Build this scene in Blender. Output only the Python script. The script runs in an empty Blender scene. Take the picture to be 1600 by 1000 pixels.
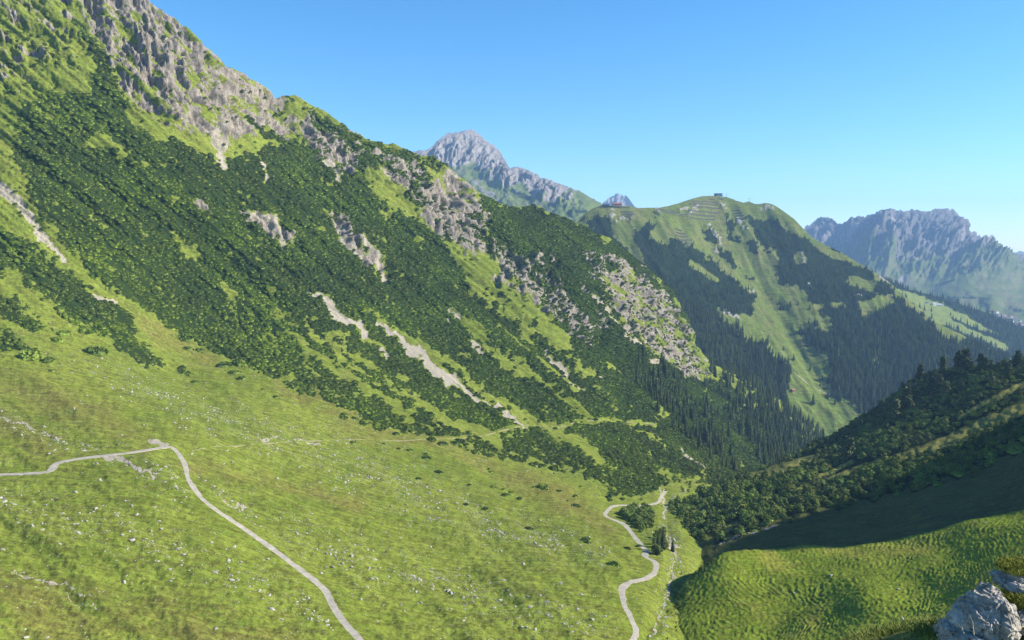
import bpy, math, random
import numpy as np
from math import radians as R, sin, cos, pi

# ------------------------------------------------------------------ camera, sky, sun, exposure
C = bpy.context.scene.collection
scn = bpy.context.scene
F = 1256.0                      # focal length in photo pixels (1600 wide)
PITCH = math.atan(115 / F)
cam_d = bpy.data.cameras.new('camera'); cam_d.sensor_width = 36; cam_d.lens = 36 * F / 1600
cam_d.clip_start = 0.1; cam_d.clip_end = 60000
cam = bpy.data.objects.new('camera', cam_d); C.objects.link(cam)
cam.rotation_euler = (pi / 2 - PITCH, 0, 0); cam.location = (0, 0, 0)
scn.camera = cam

SUN_AZ, SUN_EL = R(91), R(31)    # azimuth clockwise from +Y (the view), elevation
SUN = np.array([sin(SUN_AZ) * cos(SUN_EL), cos(SUN_AZ) * cos(SUN_EL), sin(SUN_EL)])
w = bpy.data.worlds.new('World'); scn.world = w; w.use_nodes = True
nt = w.node_tree; bg = nt.nodes['Background']
sky = nt.nodes.new('ShaderNodeTexSky'); sky.sky_type = 'NISHITA'; sky.sun_disc = False
sky.sun_elevation = SUN_EL; sky.sun_rotation = SUN_AZ; sky.altitude = 2000
sky.air_density = 1.0; sky.dust_density = 0.8; sky.ozone_density = 4.0
hs = nt.nodes.new('ShaderNodeHueSaturation'); hs.inputs['Hue'].default_value = .494; hs.inputs['Saturation'].default_value = 1.25; hs.inputs['Value'].default_value = 1.25
nt.links.new(sky.outputs[0], hs.inputs['Color']); nt.links.new(hs.outputs[0], bg.inputs[0]); bg.inputs[1].default_value = 0.086
sl = bpy.data.lights.new('sun', 'SUN'); sl.energy = 5.0; sl.angle = R(0.5); sl.color = (1, 0.94, 0.82)
so = bpy.data.objects.new('sun', sl); C.objects.link(so)
so.rotation_euler = (pi / 2 - SUN_EL, 0, -SUN_AZ + pi)
# a sun lamp shines along its -Z: aim it from SUN towards the origin
from mathutils import Vector
so.rotation_euler = Vector(tuple(SUN)).to_track_quat('Z', 'Y').to_euler()
so.location = (300, 0, 400)
scn.view_settings.view_transform = 'Standard'; scn.view_settings.look = 'None'
scn.view_settings.gamma = 1; scn.view_settings.exposure = 1.06
scn.cycles.use_denoising = True
scn.cycles.max_bounces = 6; scn.cycles.volume_bounces = 1
scn.cycles.transparent_max_bounces = 8
HAZE = .62e-4

# ------------------------------------------------------------------ maths helpers
rng = np.random.default_rng(7)
random.seed(7)

def P(px, py, Y):
    """the world point seen at photo pixel px, py at forward distance Y"""
    px = np.asarray(px, float); py = np.asarray(py, float); Y = np.asarray(Y, float)
    a = (px - 800) / F; b = (500 - py) / F
    dy = cos(PITCH) + b * sin(PITCH); dz = -sin(PITCH) + b * cos(PITCH)
    return np.stack([a / dy * Y, Y + 0 * a, dz / dy * Y], -1)

def proj(p):
    p = np.asarray(p, float)
    f = p[..., 1] * cos(PITCH) - p[..., 2] * sin(PITCH)
    u = p[..., 1] * sin(PITCH) + p[..., 2] * cos(PITCH)
    return 800 + F * p[..., 0] / f, 500 - F * u / f

class Noise:
    def __init__(s, seed):
        r = np.random.default_rng(seed); s.p = r.permutation(1024); s.g = r.uniform(-1, 1, (1024, 2))
        s.g /= np.linalg.norm(s.g, axis=1)[:, None]
    def __call__(s, x, y):
        x, y = np.broadcast_arrays(x, y)
        xi = np.floor(x).astype(np.int64); yi = np.floor(y).astype(np.int64); fx = x - xi; fy = y - yi
        u = fx * fx * fx * (fx * (fx * 6 - 15) + 10); v = fy * fy * fy * (fy * (fy * 6 - 15) + 10)
        def h(a, b, dx, dy):
            g = s.g[s.p[(s.p[a & 1023] + b) & 1023]]; return g[..., 0] * dx + g[..., 1] * dy
        n0 = h(xi, yi, fx, fy) * (1 - u) + h(xi + 1, yi, fx - 1, fy) * u
        n1 = h(xi, yi + 1, fx, fy - 1) * (1 - u) + h(xi + 1, yi + 1, fx - 1, fy - 1) * u
        return (n0 * (1 - v) + n1 * v) * 1.5
N1, N2, N3, N4 = Noise(1), Noise(2), Noise(3), Noise(4)

def fbm(n, x, y, o=4, g=.5, l=2.03):
    t = 0; a = 1; 
    for i in range(o):
        t = t + a * n(x + 17.3 * i, y - 9.1 * i); a *= g; x = x * l; y = y * l
    return t
def ridged(n, x, y, o=4, g=.5, l=2.07):
    t = 0; a = 1
    for i in range(o):
        t = t + a * (1 - 2.2 * np.abs(n(x + 11.3 * i, y + 5.1 * i))); a *= g; x = x * l; y = y * l
    return t
_bh = np.random.default_rng(77).random((256, 256))
def blocks(u, v, o=2, g=.45):
    """stepped, slab-like relief: cells of random height, each octave smaller"""
    t = 0; a = 1
    for i in range(o):
        uu = u + .35 * N1(u * .7 + i * 9, v * .7); vv = v + .5 * N2(u * .6, v * .6 + i * 5); r = np.floor(vv).astype(int)
        c = np.floor(uu + _bh[r & 255, 3 + i]).astype(int); fu = uu + _bh[r & 255, 3 + i] - c
        t = t + a * (_bh[c & 255, r & 255] + .45 * (fu - .5) * (_bh[r & 255, c & 255] - .3)); a *= g; u = u * 2.3 + 7; v = v * 2.1 + 3
    return t
def sstep(a, b, x):
    t = np.clip((x - a) / (b - a), 0, 1); return t * t * (3 - 2 * t)

def seg_dist(px, py, pts, closed):
    """distance to a polyline and the width interpolated along it (pts are x, y[, w])"""
    best = np.full(px.shape, 1e9); bw = np.ones(px.shape)
    n = len(pts); m = n if closed else n - 1
    for i in range(m):
        a = pts[i]; b = pts[(i + 1) % n]
        dx, dy = b[0] - a[0], b[1] - a[1]; L = dx * dx + dy * dy + 1e-9
        t = np.clip(((px - a[0]) * dx + (py - a[1]) * dy) / L, 0, 1)
        d = np.hypot(px - a[0] - t * dx, py - a[1] - t * dy)
        wd = (a[2] + (b[2] - a[2]) * t) if len(a) > 2 else 1.0
        if len(a) > 2:
            k = d / wd < best / bw
        else: k = d < best
        best = np.where(k, d, best); bw = np.where(k, wd, bw)
    return best, bw
def poly(px, py, pts, feather=12):
    ins = np.zeros(px.shape, bool); n = len(pts)
    for i in range(n):
        x0, y0 = pts[i][:2]; x1, y1 = pts[(i + 1) % n][:2]
        if y0 == y1: continue
        k = ((y0 > py) != (y1 > py)) & (px < (x1 - x0) * (py - y0) / (y1 - y0) + x0)
        ins ^= k
    d, _ = seg_dist(px, py, [p[:2] for p in pts], True)
    return np.clip(.5 + np.where(ins, d, -d) / (2 * feather), 0, 1)
def brush(px, py, pts, soft=.6):
    d, bw = seg_dist(px, py, pts, False)
    return np.clip(1 - (d / bw - (1 - soft)) / (2 * soft), 0, 1)
def polys(px, py, L, f=12):
    m = np.zeros(px.shape)
    for p in L: m = np.maximum(m, poly(px, py, p, f))
    return m
def brushes(px, py, L, soft=.6):
    m = np.zeros(px.shape)
    for p in L: m = np.maximum(m, brush(px, py, p, soft))
    return m

class Depth:
    """thin-plate surface through control points (px, py, distance), in inverse distance"""
    def __init__(s, pts, lam=2e-3):
        pts = np.array(pts, float); s.c = pts[:, :2] / 1000; n = len(pts)
        s.sc = pts[:, 2].mean(); y = s.sc / pts[:, 2]
        A = np.zeros((n + 3, n + 3)); A[:n, :n] = s.k(s.c) + lam * np.eye(n)
        A[:n, n] = 1; A[:n, n + 1:] = s.c; A[n, :n] = 1; A[n + 1:, :n] = s.c.T
        s.w = np.linalg.solve(A, np.r_[y, 0, 0, 0]); s.lo = y.min() * .8; s.hi = y.max() * 1.3
    def k(s, p):
        r2 = ((p[..., None, :] - s.c) ** 2).sum(-1); return r2 * np.log(r2 + 1e-12) * .5
    def __call__(s, px, py):
        p = np.stack(np.broadcast_arrays(px, py), -1).astype(float) / 1000
        out = np.zeros(p.shape[:-1]); fl = p.reshape(-1, 2); o = np.zeros(len(fl))
        for i in range(0, len(fl), 60000):
            q = fl[i:i + 60000]; o[i:i + 60000] = s.k(q) @ s.w[:-3] + s.w[-3] + q @ s.w[-2:]
        return s.sc / np.clip(o.reshape(out.shape), s.lo, s.hi)

# ------------------------------------------------------------------ mesh helpers
def new_obj(name, me, parent=None):
    o = bpy.data.objects.new(name, me); C.objects.link(o)
    if parent: o.parent = parent
    return o
def tag(o, label=None, cat=None, group=None, kind=None):
    if label: o['label'] = label
    if cat: o['category'] = cat
    if group: o['group'] = group
    if kind: o['kind'] = kind
    return o
def mesh_np(name, V, Fq, mats, smooth=True, attrs=None, midx=None):
    """mesh from numpy verts and a (n,3) or (n,4) face array"""
    me = bpy.data.meshes.new(name)
    V = np.asarray(V, np.float32); Fq = np.asarray(Fq, np.int32); k = Fq.shape[1]
    me.vertices.add(len(V)); me.vertices.foreach_set('co', V.ravel())
    me.loops.add(Fq.size); me.loops.foreach_set('vertex_index', Fq.ravel())
    me.polygons.add(len(Fq)); me.polygons.foreach_set('loop_start', np.arange(len(Fq), dtype=np.int32) * k)
    try: me.polygons.foreach_set('loop_total', np.full(len(Fq), k, np.int32))
    except Exception: pass
    for m in mats: me.materials.append(m)
    if midx is not None: me.polygons.foreach_set('material_index', np.asarray(midx, np.int32))
    me.update(calc_edges=True)
    me.polygons.foreach_set('use_smooth', np.full(len(Fq), smooth))
    for nm, a in (attrs or {}).items():
        t = 'FLOAT_COLOR' if a.ndim == 2 else 'FLOAT'
        at = me.attributes.new(nm, t, 'POINT')
        at.data.foreach_set('color' if a.ndim == 2 else 'value', np.asarray(a, np.float32).ravel())
    me.validate()
    return me

class MB:
    """collects simple shapes into one mesh"""
    def __init__(s): s.v = []; s.f = []; s.m = []
    def add(s, V, Fs, m=0):
        b = len(s.v); s.v += [tuple(map(float, p)) for p in V]; s.f += [tuple(b + i for i in f) for f in Fs]; s.m += [m] * len(Fs)
    def box(s, x0, x1, y0, y1, z0, z1, m=0):
        V = [(x, y, z) for z in (z0, z1) for y in (y0, y1) for x in (x0, x1)]
        s.add(V, [(0, 2, 3, 1), (4, 5, 7, 6), (0, 1, 5, 4), (2, 6, 7, 3), (0, 4, 6, 2), (1, 3, 7, 5)], m)
    def gable(s, x0, x1, y0, y1, z0, h, over=.4, t=.25, m=0):
        """a thick gabled roof, ridge along x"""
        ym = (y0 + y1) / 2; k = h / ((y1 - y0) / 2); za = z0 - over * k
        prof = [(y0 - over, za), (ym, z0 + h), (y1 + over, za), (y1 + over, za + t), (ym, z0 + h + t), (y0 - over, za + t)]
        V = [(x, y, z) for x in (x0 - over, x1 + over) for y, z in prof]
        s.add(V, [(0, 1, 4, 5), (1, 2, 3, 4), (6, 11, 10, 7), (7, 10, 9, 8), (0, 6, 7, 1), (1, 7, 8, 2), (2, 8, 9, 3), (3, 9, 10, 4), (4, 10, 11, 5), (5, 11, 6, 0)], m)
    def prism(s, poly, x0, x1, m=0):
        n = len(poly); V = [(x, y, z) for x in (x0, x1) for y, z in poly]
        s.add(V, [tuple(range(n))[::-1], tuple(range(n, 2 * n))] + [(i, (i + 1) % n, n + (i + 1) % n, n + i) for i in range(n)], m)
    def tube(s, pts, rad, n=6, m=0):
        pts = [Vector(p) for p in pts]; rings = []
        for i, p in enumerate(pts):
            d = (pts[min(i + 1, len(pts) - 1)] - pts[max(i - 1, 0)]).normalized()
            a = d.cross(Vector((0, 0, 1)) if abs(d.z) < .9 else Vector((1, 0, 0))).normalized(); b = d.cross(a)
            r = rad[i] if hasattr(rad, '__len__') else rad
            rings.append([p + a * r * cos(2 * pi * j / n) + b * r * sin(2 * pi * j / n) for j in range(n)])
        V = [q for r in rings for q in r]; Fs = []
        for i in range(len(pts) - 1):
            for j in range(n): Fs.append((i * n + j, i * n + (j + 1) % n, (i + 1) * n + (j + 1) % n, (i + 1) * n + j))
        Fs += [tuple(range(n))[::-1], tuple((len(pts) - 1) * n + j for j in range(n))]
        s.add(V, Fs, m)
    def build(s, name, mats, parent=None, smooth=False):
        me = bpy.data.meshes.new(name); me.from_pydata(s.v, [], s.f)
        for m in (mats if isinstance(mats, (list, tuple)) else [mats]): me.materials.append(m)
        me.polygons.foreach_set('material_index', s.m); me.polygons.foreach_set('use_smooth', [smooth] * len(s.f)); me.update()
        return new_obj(name, me, parent)

# ------------------------------------------------------------------ materials
class NT:
    def __init__(s, name):
        s.m = bpy.data.materials.new(name); s.m.use_nodes = True; s.t = s.m.node_tree; s.b = s.t.nodes['Principled BSDF']
        s.b.inputs['Roughness'].default_value = .9
        s.b.inputs['Specular IOR Level'].default_value = .15
    def n(s, typ, **k):
        o = s.t.nodes.new(typ)
        for a, v in k.items():
            if a.startswith('i_'): o.inputs[a[2:]].default_value = v
            else: setattr(o, a, v)
        return o
    def l(s, a, b): s.t.links.new(a, b)
    def noise(s, scale, detail=4, vec=None, rough=.55, dist=0):
        o = s.n('ShaderNodeTexNoise'); o.inputs['Scale'].default_value = scale; o.inputs['Detail'].default_value = detail
        o.inputs['Roughness'].default_value = rough; o.inputs['Distortion'].default_value = dist
        if vec: s.l(vec, o.inputs['Vector'])
        return o.outputs[0]
    def math(s, op, a, b=None, clamp=False):
        o = s.n('ShaderNodeMath', operation=op, use_clamp=clamp)
        for i, v in enumerate((a, b)):
            if v is None: continue
            if isinstance(v, (int, float)): o.inputs[i].default_value = v
            else: s.l(v, o.inputs[i])
        return o.outputs[0]
    def rng(s, v, a, b, c=0, d=1):
        o = s.n('ShaderNodeMapRange', interpolation_type='SMOOTHSTEP'); s.l(v, o.inputs[0])
        for i, q in enumerate((a, b, c, d)): o.inputs[i + 1].default_value = q
        return o.outputs[0]
    def mix(s, f, a, b, mode='MIX'):
        o = s.n('ShaderNodeMix', data_type='RGBA', blend_type=mode)
        for v, i in ((f, 0), (a, 6), (b, 7)):
            if isinstance(v, (int, float)): o.inputs[i].default_value = v
            elif isinstance(v, tuple): o.inputs[i].default_value = (*v, 1)
            else: s.l(v, o.inputs[i])
        return o.outputs[2]
    def vec(s, sx=1, sy=1, sz=1, rot=(0, 0, 0)):
        tc = s.n('ShaderNodeTexCoord'); mp = s.n('ShaderNodeMapping'); s.l(tc.outputs['Object'], mp.inputs[0])
        mp.inputs['Scale'].default_value = (sx, sy, sz); mp.inputs['Rotation'].default_value = rot
        return mp.outputs[0]
    def color(s, c): 
        if isinstance(c, tuple): s.b.inputs['Base Color'].default_value = (*c, 1)
        else: s.l(c, s.b.inputs['Base Color'])
    def bump(s, h, st=.5, dist=1):
        o = s.n('ShaderNodeBump'); o.inputs['Strength'].default_value = st; o.inputs['Distance'].default_value = dist
        s.l(h, o.inputs['Height']); s.l(o.outputs[0], s.b.inputs['Normal'])

def plain(name, c, rough=.8, var=.15, scale=.6, metal=0):
    m = NT(name); n = m.noise(scale, 5, m.vec())
    m.color(m.mix(n, tuple(x * (1 - var) for x in c), tuple(min(1, x * (1 + var)) for x in c)))
    m.b.inputs['Roughness'].default_value = rough; m.b.inputs['Metallic'].default_value = metal
    return m.m

def foliage(name, dark, light, scale=1.0, trans=0.0):
    m = NT(name); oi = m.n('ShaderNodeObjectInfo'); g = m.n('ShaderNodeNewGeometry')
    n = m.noise(scale, 3, m.vec())
    f = m.math('ADD', m.math('MULTIPLY', oi.outputs['Random'], .45), m.math('MULTIPLY', g.outputs['Random Per Island'], .55))
    f = m.math('ADD', m.math('MULTIPLY', f, .75), m.math('MULTIPLY', n, .25))
    m.color(m.mix(m.rng(f, .1, .9), dark, light)); m.b.inputs['Roughness'].default_value = .75
    return m.m

def terrain(name, g1, g2, g3, shrub, rocka, rockb, scree, unit=1.0, speck=0.0, fall=(0, 0, 0), rockred=(.42, .33, .26)):
    """ground shader: grass, low scrub, rock and scree chosen by the surface's own mask attribute (r rock, g scrub, b scree, a tint)"""
    m = NT(name); at = m.n('ShaderNodeAttribute', attribute_name='mask'); sp = m.n('ShaderNodeSeparateColor'); m.l(at.outputs['Color'], sp.inputs[0])
    rock, shr, scr, tint = sp.outputs[0], sp.outputs[1], sp.outputs[2], at.outputs['Alpha']
    v = m.vec(1 / unit, 1 / unit, 1 / unit)
    big = m.noise(.012, 5, v); mid = m.noise(.07, 5, v); fine = m.noise(.6, 4, v, .65); vf = m.noise(2.2, 3, v, .7)
    grass = m.mix(m.rng(m.math('ADD', m.math('MULTIPLY', big, .5), m.math('MULTIPLY', mid, .5)), .38, .62), g1, g2)
    grass = m.mix(m.math('MULTIPLY', m.rng(m.math('ADD', tint, m.math('MULTIPLY', m.math('SUBTRACT', m.math('ADD', m.math('MULTIPLY', mid, .4), m.math('MULTIPLY', fine, .6)), .5), 2.2)), .3, .8), .85), grass, g3)
    grass = m.mix(m.rng(fine, .49, .62, 0, .42), grass, tuple(x * .48 for x in g1))
    grass = m.mix(m.rng(vf, .5, .62, 0, .4), grass, tuple(min(1, x * 1.7) for x in g2))
    stk = m.noise(.42, 5, m.vec(.10 / unit, 1 / unit, .8 / unit), .65)
    grass = m.mix(m.rng(stk, .5, .62, 0, .5), grass, tuple(x * .6 for x in g3)); grass = m.mix(m.rng(stk, .38, .48, .45, 0), grass, tuple(min(1, x * 1.35) for x in g2))
    tus = m.noise(.32, 6, m.vec(1 / unit, 1 / unit, 1.6 / unit), .75)
    grass = m.mix(m.rng(tus, .52, .60, 0, .6), grass, tuple(x * .42 for x in g3))
    jit = m.math('MULTIPLY', m.math('SUBTRACT', m.math('ADD', m.math('MULTIPLY', mid, .5), m.math('MULTIPLY', fine, .5)), .5), 1.6)
    sf = m.rng(m.math('ADD', shr, jit), .42, .58)
    c = m.mix(sf, grass, m.mix(fine, tuple(x * .6 for x in shrub), shrub))
    # rock: strata and stains
    rn = m.noise(.25, 7, m.vec(1 / unit, 1 / unit, .35 / unit), .7, .6); rs = m.noise(.05, 5, v, .6)
    rc = m.mix(m.rng(rn, .35, .66), rocka, rockb); rc = m.mix(m.rng(rs, .55, .72, 0, .35), rc, rockred)
    rc = m.mix(m.rng(m.noise(.9, 5, v, .7), .56, .7, 0, .6), rc, tuple(x * .35 for x in rocka))
    c = m.mix(m.rng(m.math('ADD', rock, jit), .42, .56), c, rc)
    sc = m.mix(m.rng(vf, .4, .6), tuple(x * .6 for x in scree), scree); sc = m.mix(m.rng(fine, .5, .6, 0, .45), sc, tuple(x * .5 for x in scree))
    c = m.mix(m.rng(m.math('ADD', scr, m.math('MULTIPLY', jit, .9)), .44, .56), c, sc)
    if speck:
        vo = m.n('ShaderNodeTexVoronoi'); vo.inputs['Scale'].default_value = .9; m.l(v, vo.inputs['Vector'])
        pat = m.noise(.045, 5, m.vec(1 / unit, 1 / unit, 1 / unit), .6)
        thr = m.math('ADD', m.math('MULTIPLY', m.rng(pat, .42, .75), speck), m.math('MULTIPLY', scr, .5))
        rnd = m.n('ShaderNodeSeparateColor'); m.l(vo.outputs['Color'], rnd.inputs[0])
        k = m.math('MULTIPLY', m.math('LESS_THAN', rnd.outputs[0], thr), m.math('LESS_THAN', vo.outputs['Distance'], .2))
        k = m.math('MULTIPLY', k, m.math('LESS_THAN', shr, .5))
        c = m.mix(k, c, (.42, .39, .32))
    m.color(c); m.b.inputs['Roughness'].default_value = 1; m.b.inputs['Specular IOR Level'].default_value = 0
    h = m.math('ADD', m.math('MULTIPLY', fine, .7), m.math('MULTIPLY', m.math('MULTIPLY', rn, rock), 2.2))
    m.bump(h, .8, 1.1 * unit)
    return m.m

# ------------------------------------------------------------------ terrain sheets
class Sheet:
    """a terrain surface: columns across, rows from its foot up to its crest line, then down behind the crest"""
    def __init__(s, name, cols, top, bot, rows, depth, back=14, backstep=10, backslope=.7, jag=0):
        s.name = name; s.cols = np.asarray(cols, float); s.rows = rows
        s.top = np.interp(s.cols, [p[0] for p in top], [p[1] for p in top])
        s.bot = np.interp(s.cols, [p[0] for p in bot], [p[1] for p in bot])
        if jag: s.top = s.top + jag * (blocks(s.cols / 7, 0 * s.cols + 3.5, 2, .6) - .8) + jag * .5 * fbm(N3, s.cols / 3, 0 * s.cols, 3)
        v = np.linspace(0, 1, rows)
        s.PY = s.bot[:, None] + (s.top - s.bot)[:, None] * v[None]
        s.PX = np.repeat(s.cols[:, None], rows, 1)
        s.depth = depth; s.Yd = depth(s.PX, s.PY); s.base = P(s.PX, s.PY, s.Yd)
        du = np.gradient(s.base, axis=0); dv = np.gradient(s.base, axis=1)
        n = np.cross(du, dv); s.N = n / np.linalg.norm(n, axis=-1, keepdims=True)
        k = s.N[..., 2] < -.0; 
        if np.mean(k) > .5: s.N = -s.N
        s.v = v; s.back = back; s.bs = backstep; s.sl = backslope
    def displace(s, d): s.pos = s.base + s.N * d[..., None]
    def build(s, mat, mask):
        crest = s.pos[:, -1]; B = [s.pos]; M = [mask]
        for i in range(1, s.back + 1):
            t = i / s.back; off = s.bs * (i + .35 * i * i)
            q = crest.copy(); q[:, 1] += off; q[:, 0] += off * q[:, 0] / np.maximum(q[:, 1], 1) * .9
            q[:, 2] -= s.sl * off * (.35 + .65 * t)
            B.append(q[:, None]); M.append(mask[:, -1:])
        V = np.concatenate(B, 1); mk = np.concatenate(M, 1); nc, nr = V.shape[:2]
        idx = np.arange(nc * nr).reshape(nc, nr)
        Fq = np.stack([idx[:-1, :-1], idx[1:, :-1], idx[1:, 1:], idx[:-1, 1:]], -1).reshape(-1, 4)
        s.mask = mask
        me = mesh_np(s.name, V.reshape(-1, 3), Fq, [mat], True, {'mask': mk.reshape(-1, 4)})
        s.obj = tag(new_obj(s.name, me), kind='structure'); return s.obj
    def _fr(s, px, py):
        px = np.asarray(px, float); py = np.asarray(py, float)
        c = np.interp(px, s.cols, np.arange(len(s.cols)))
        t = np.interp(px, s.cols, s.top); b = np.interp(px, s.cols, s.bot)
        r = np.clip((py - b) / (t - b), 0, 1) * (s.rows - 1)
        return c, r
    def _bil(s, A, c, r):
        c0 = np.clip(np.floor(c).astype(int), 0, len(s.cols) - 2); r0 = np.clip(np.floor(r).astype(int), 0, s.rows - 2)
        fc = c - c0; fr = r - r0
        if A.ndim == 3: fc = fc[..., None]; fr = fr[..., None]
        return (A[c0, r0] * (1 - fc) + A[c0 + 1, r0] * fc) * (1 - fr) + (A[c0, r0 + 1] * (1 - fc) + A[c0 + 1, r0 + 1] * fc) * fr
    def at(s, px, py): c, r = s._fr(px, py); return s._bil(s.pos, c, r)
    def atb(s, px, py): c, r = s._fr(px, py); return s._bil(s.base, c, r)
    def area(s):
        a = s.pos[1:, :-1] - s.pos[:-1, :-1]; b = s.pos[:-1, 1:] - s.pos[:-1, :-1]
        return np.linalg.norm(np.cross(a, b), axis=-1)
    def scatter(s, n, weight, r, inframe=True):
        """n points over the surface with density ~ weight (per vertex), returned with their photo pixels"""
        wgt = np.clip(weight[:-1, :-1], 0, None) * s.area()
        if inframe: wgt = wgt * ((s.PX[:-1, :-1] > -60) & (s.PX[:-1, :-1] < 1660) & (s.PY[:-1, :-1] > -40) & (s.PY[:-1, :-1] < 1060))
        p = (wgt / wgt.sum()).ravel(); k = r.choice(p.size, n, p=p); c, q = np.unravel_index(k, wgt.shape)
        c = c + r.random(n); q = q + r.random(n)
        return s._bil(s.pos, c, q), s._bil(s.PX, c, q), s._bil(s.PY, c, q)

# --- the valley's left side: meadow, scrub slope, crags, down to the stream
A_ctrl = [(-250, 1050, 170), (0, 1050, 195), (0, 1000, 205), (300, 1000, 222), (560, 1000, 240), (800, 1000, 256), (980, 1000, 270), (1060, 1000, 292),
 (0, 742, 330), (100, 725, 345), (265, 700, 380), (-250, 700, 330), (450, 880, 295), (700, 900, 322), (500, 800, 370), (800, 800, 440), (880, 900, 330), (1020, 900, 350), (1000, 860, 400),
 (945, 800, 480), (1060, 850, 420), (1030, 770, 600), (0, 560, 480), (0, 300, 640), (0, 0, 800), (0, -250, 1000), (-250, 0, 780), (-250, 300, 600), (-250, 560, 430), (290, 590, 560), (650, 650, 600), (830, 672, 680),
 (480, 450, 760), (600, 520, 760), (220, 0, 900), (430, 152, 1000), (650, 237, 1090), (760, 310, 1150), (900, 352, 1280), (1000, 412, 1370), (1065, 490, 1430), (1100, 570, 1440),
 (1200, 620, 1500), (1290, 690, 1550), (700, 400, 980), (850, 560, 850), (1000, 600, 1020), (1000, 700, 760), (1100, 700, 950), (1130, 740, 850), (300, 300, 760), (300, 150, 830),
 (1100, 900, 400), (1200, 900, 450), (1200, 800, 700), (1300, 800, 820), (1300, 950, 500), (1330, 700, 1500), (1150, 1000, 340), (1180, 725, 1000), (400, -100, 1050)]
A_top = [(-250, -330), (-100, -240), (60, -120), (150, -45), (210, 0), (250, 18), (290, 50), (330, 85), (350, 107), (360, 108), (395, 128), (430, 152), (455, 155), (470, 158), (490, 172), (510, 182),
 (530, 198), (550, 214), (570, 222), (600, 229), (625, 234), (645, 240), (665, 248), (690, 258), (705, 268), (720, 285), (735, 300), (750, 310), (800, 323), (830, 328), (860, 338), (900, 355), (950, 381), (975, 396), (1000, 415), (1025, 436),
 (1045, 458), (1065, 492), (1080, 525), (1088, 548), (1105, 572), (1150, 592), (1200, 622), (1240, 654), (1285, 688), (1330, 720)]
A = Sheet('hillside', np.r_[np.arange(-250, -20, 10), np.arange(-20, 1340, 1.9)], A_top, [(-250, 1060), (1340, 1060)], 540, Depth(A_ctrl))
px, py = A.PX, A.PY; X, Y, Z = A.base[..., 0], A.base[..., 1], A.base[..., 2]
fl = px - (py - 385) * 1.2                       # which fall line a spot lies on
wob = 14 * fbm(N1, px / 90, py / 90, 3)
ROADA = [(-40, 745, 5), (0, 742, 5), (50, 740, 5), (78, 736, 6), (90, 724, 6), (130, 716, 5), (200, 708, 5), (250, 700, 5), (268, 700, 7), (285, 722, 8), (296, 755, 8), (320, 785, 8), (370, 820, 9), (430, 862, 9), (480, 900, 10), (508, 925, 11), (525, 958, 12), (560, 1000, 13), (600, 1050, 14)]
ROADB = [(955, 1050, 12), (980, 1010, 12), (991, 988, 12), (984, 965, 11), (974, 945, 11), (972, 920, 10), (985, 910, 9), (1005, 905, 8), (1021, 895, 8), (1024, 880, 8), (1008, 870, 7), (1010, 862, 7), (1004, 855, 6), (990, 838, 6), (975, 820, 6), (948, 808, 6), (946, 800, 5), (962, 790, 4), (1000, 790, 4), (1025, 786, 4), (1032, 775, 4), (1040, 766, 4)]
TRAIL = [(300, 703, 3), (345, 698, 3), (400, 693, 3), (470, 688, 3), (560, 686, 3), (640, 688, 3), (700, 688, 3), (750, 683, 3), (800, 672, 3), (830, 667, 3), (870, 672, 3), (905, 664, 3), (960, 662, 3), (1020, 668, 3)]
road = np.maximum(brushes(px, py, [ROADA, ROADB], 1.2), 0)
rx0, ry0 = px, py
px = rx0 + 8 * fbm(N1, rx0 / 40, ry0 / 40, 3) + 3.2 * fbm(N2, rx0 / 9, ry0 / 9, 3); py = ry0 + 8 * fbm(N3, rx0 / 40, ry0 / 40, 3) + 3.2 * fbm(N4, rx0 / 9, ry0 / 9, 3)
shrub = polys(px, py, [
 [(48, 165), (80, 145), (130, 155), (150, 110), (130, 60), (110, 25), (140, 50), (175, 100), (205, 185), (235, 215), (290, 230), (330, 245), (390, 250), (420, 230), (380, 190), (425, 205), (470, 230), (480, 180), (520, 200), (600, 235), (650, 240),
  (690, 262), (670, 285), (720, 330), (750, 310), (760, 380), (700, 395), (640, 320), (600, 270), (560, 270), (600, 330), (660, 350), (700, 400), (760, 470), (850, 540), (930, 575), (1000, 585), (1100, 600), (1290, 700), (1180, 760), (1100, 760), (1060, 730), (1030, 765),
  (950, 785), (940, 760), (870, 725), (800, 725), (740, 705), (640, 680), (560, 655), (500, 625), (440, 592), (380, 570), (330, 553), (260, 515), (200, 480), (150, 450), (105, 400), (60, 340), (25, 260), (20, 190)],
 [(740, 300), (800, 320), (860, 335), (950, 380), (1000, 412), (1050, 460), (1070, 510), (1010, 450), (960, 420), (920, 430), (960, 500), (1010, 550), (1090, 590), (1200, 640), (1000, 590), (900, 560), (850, 480), (800, 430), (760, 400)],
 [(-20, 350), (50, 385), (100, 420), (160, 470), (200, 500), (240, 560), (292, 588), (230, 578), (165, 535), (110, 505), (70, 470), (30, 440), (-20, 430)],
 [(-20, 455), (20, 470), (60, 500), (80, 520), (40, 515), (-20, 480)], [(-20, 510), (30, 535), (62, 558), (20, 552), (-20, 545)]], 9)
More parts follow.
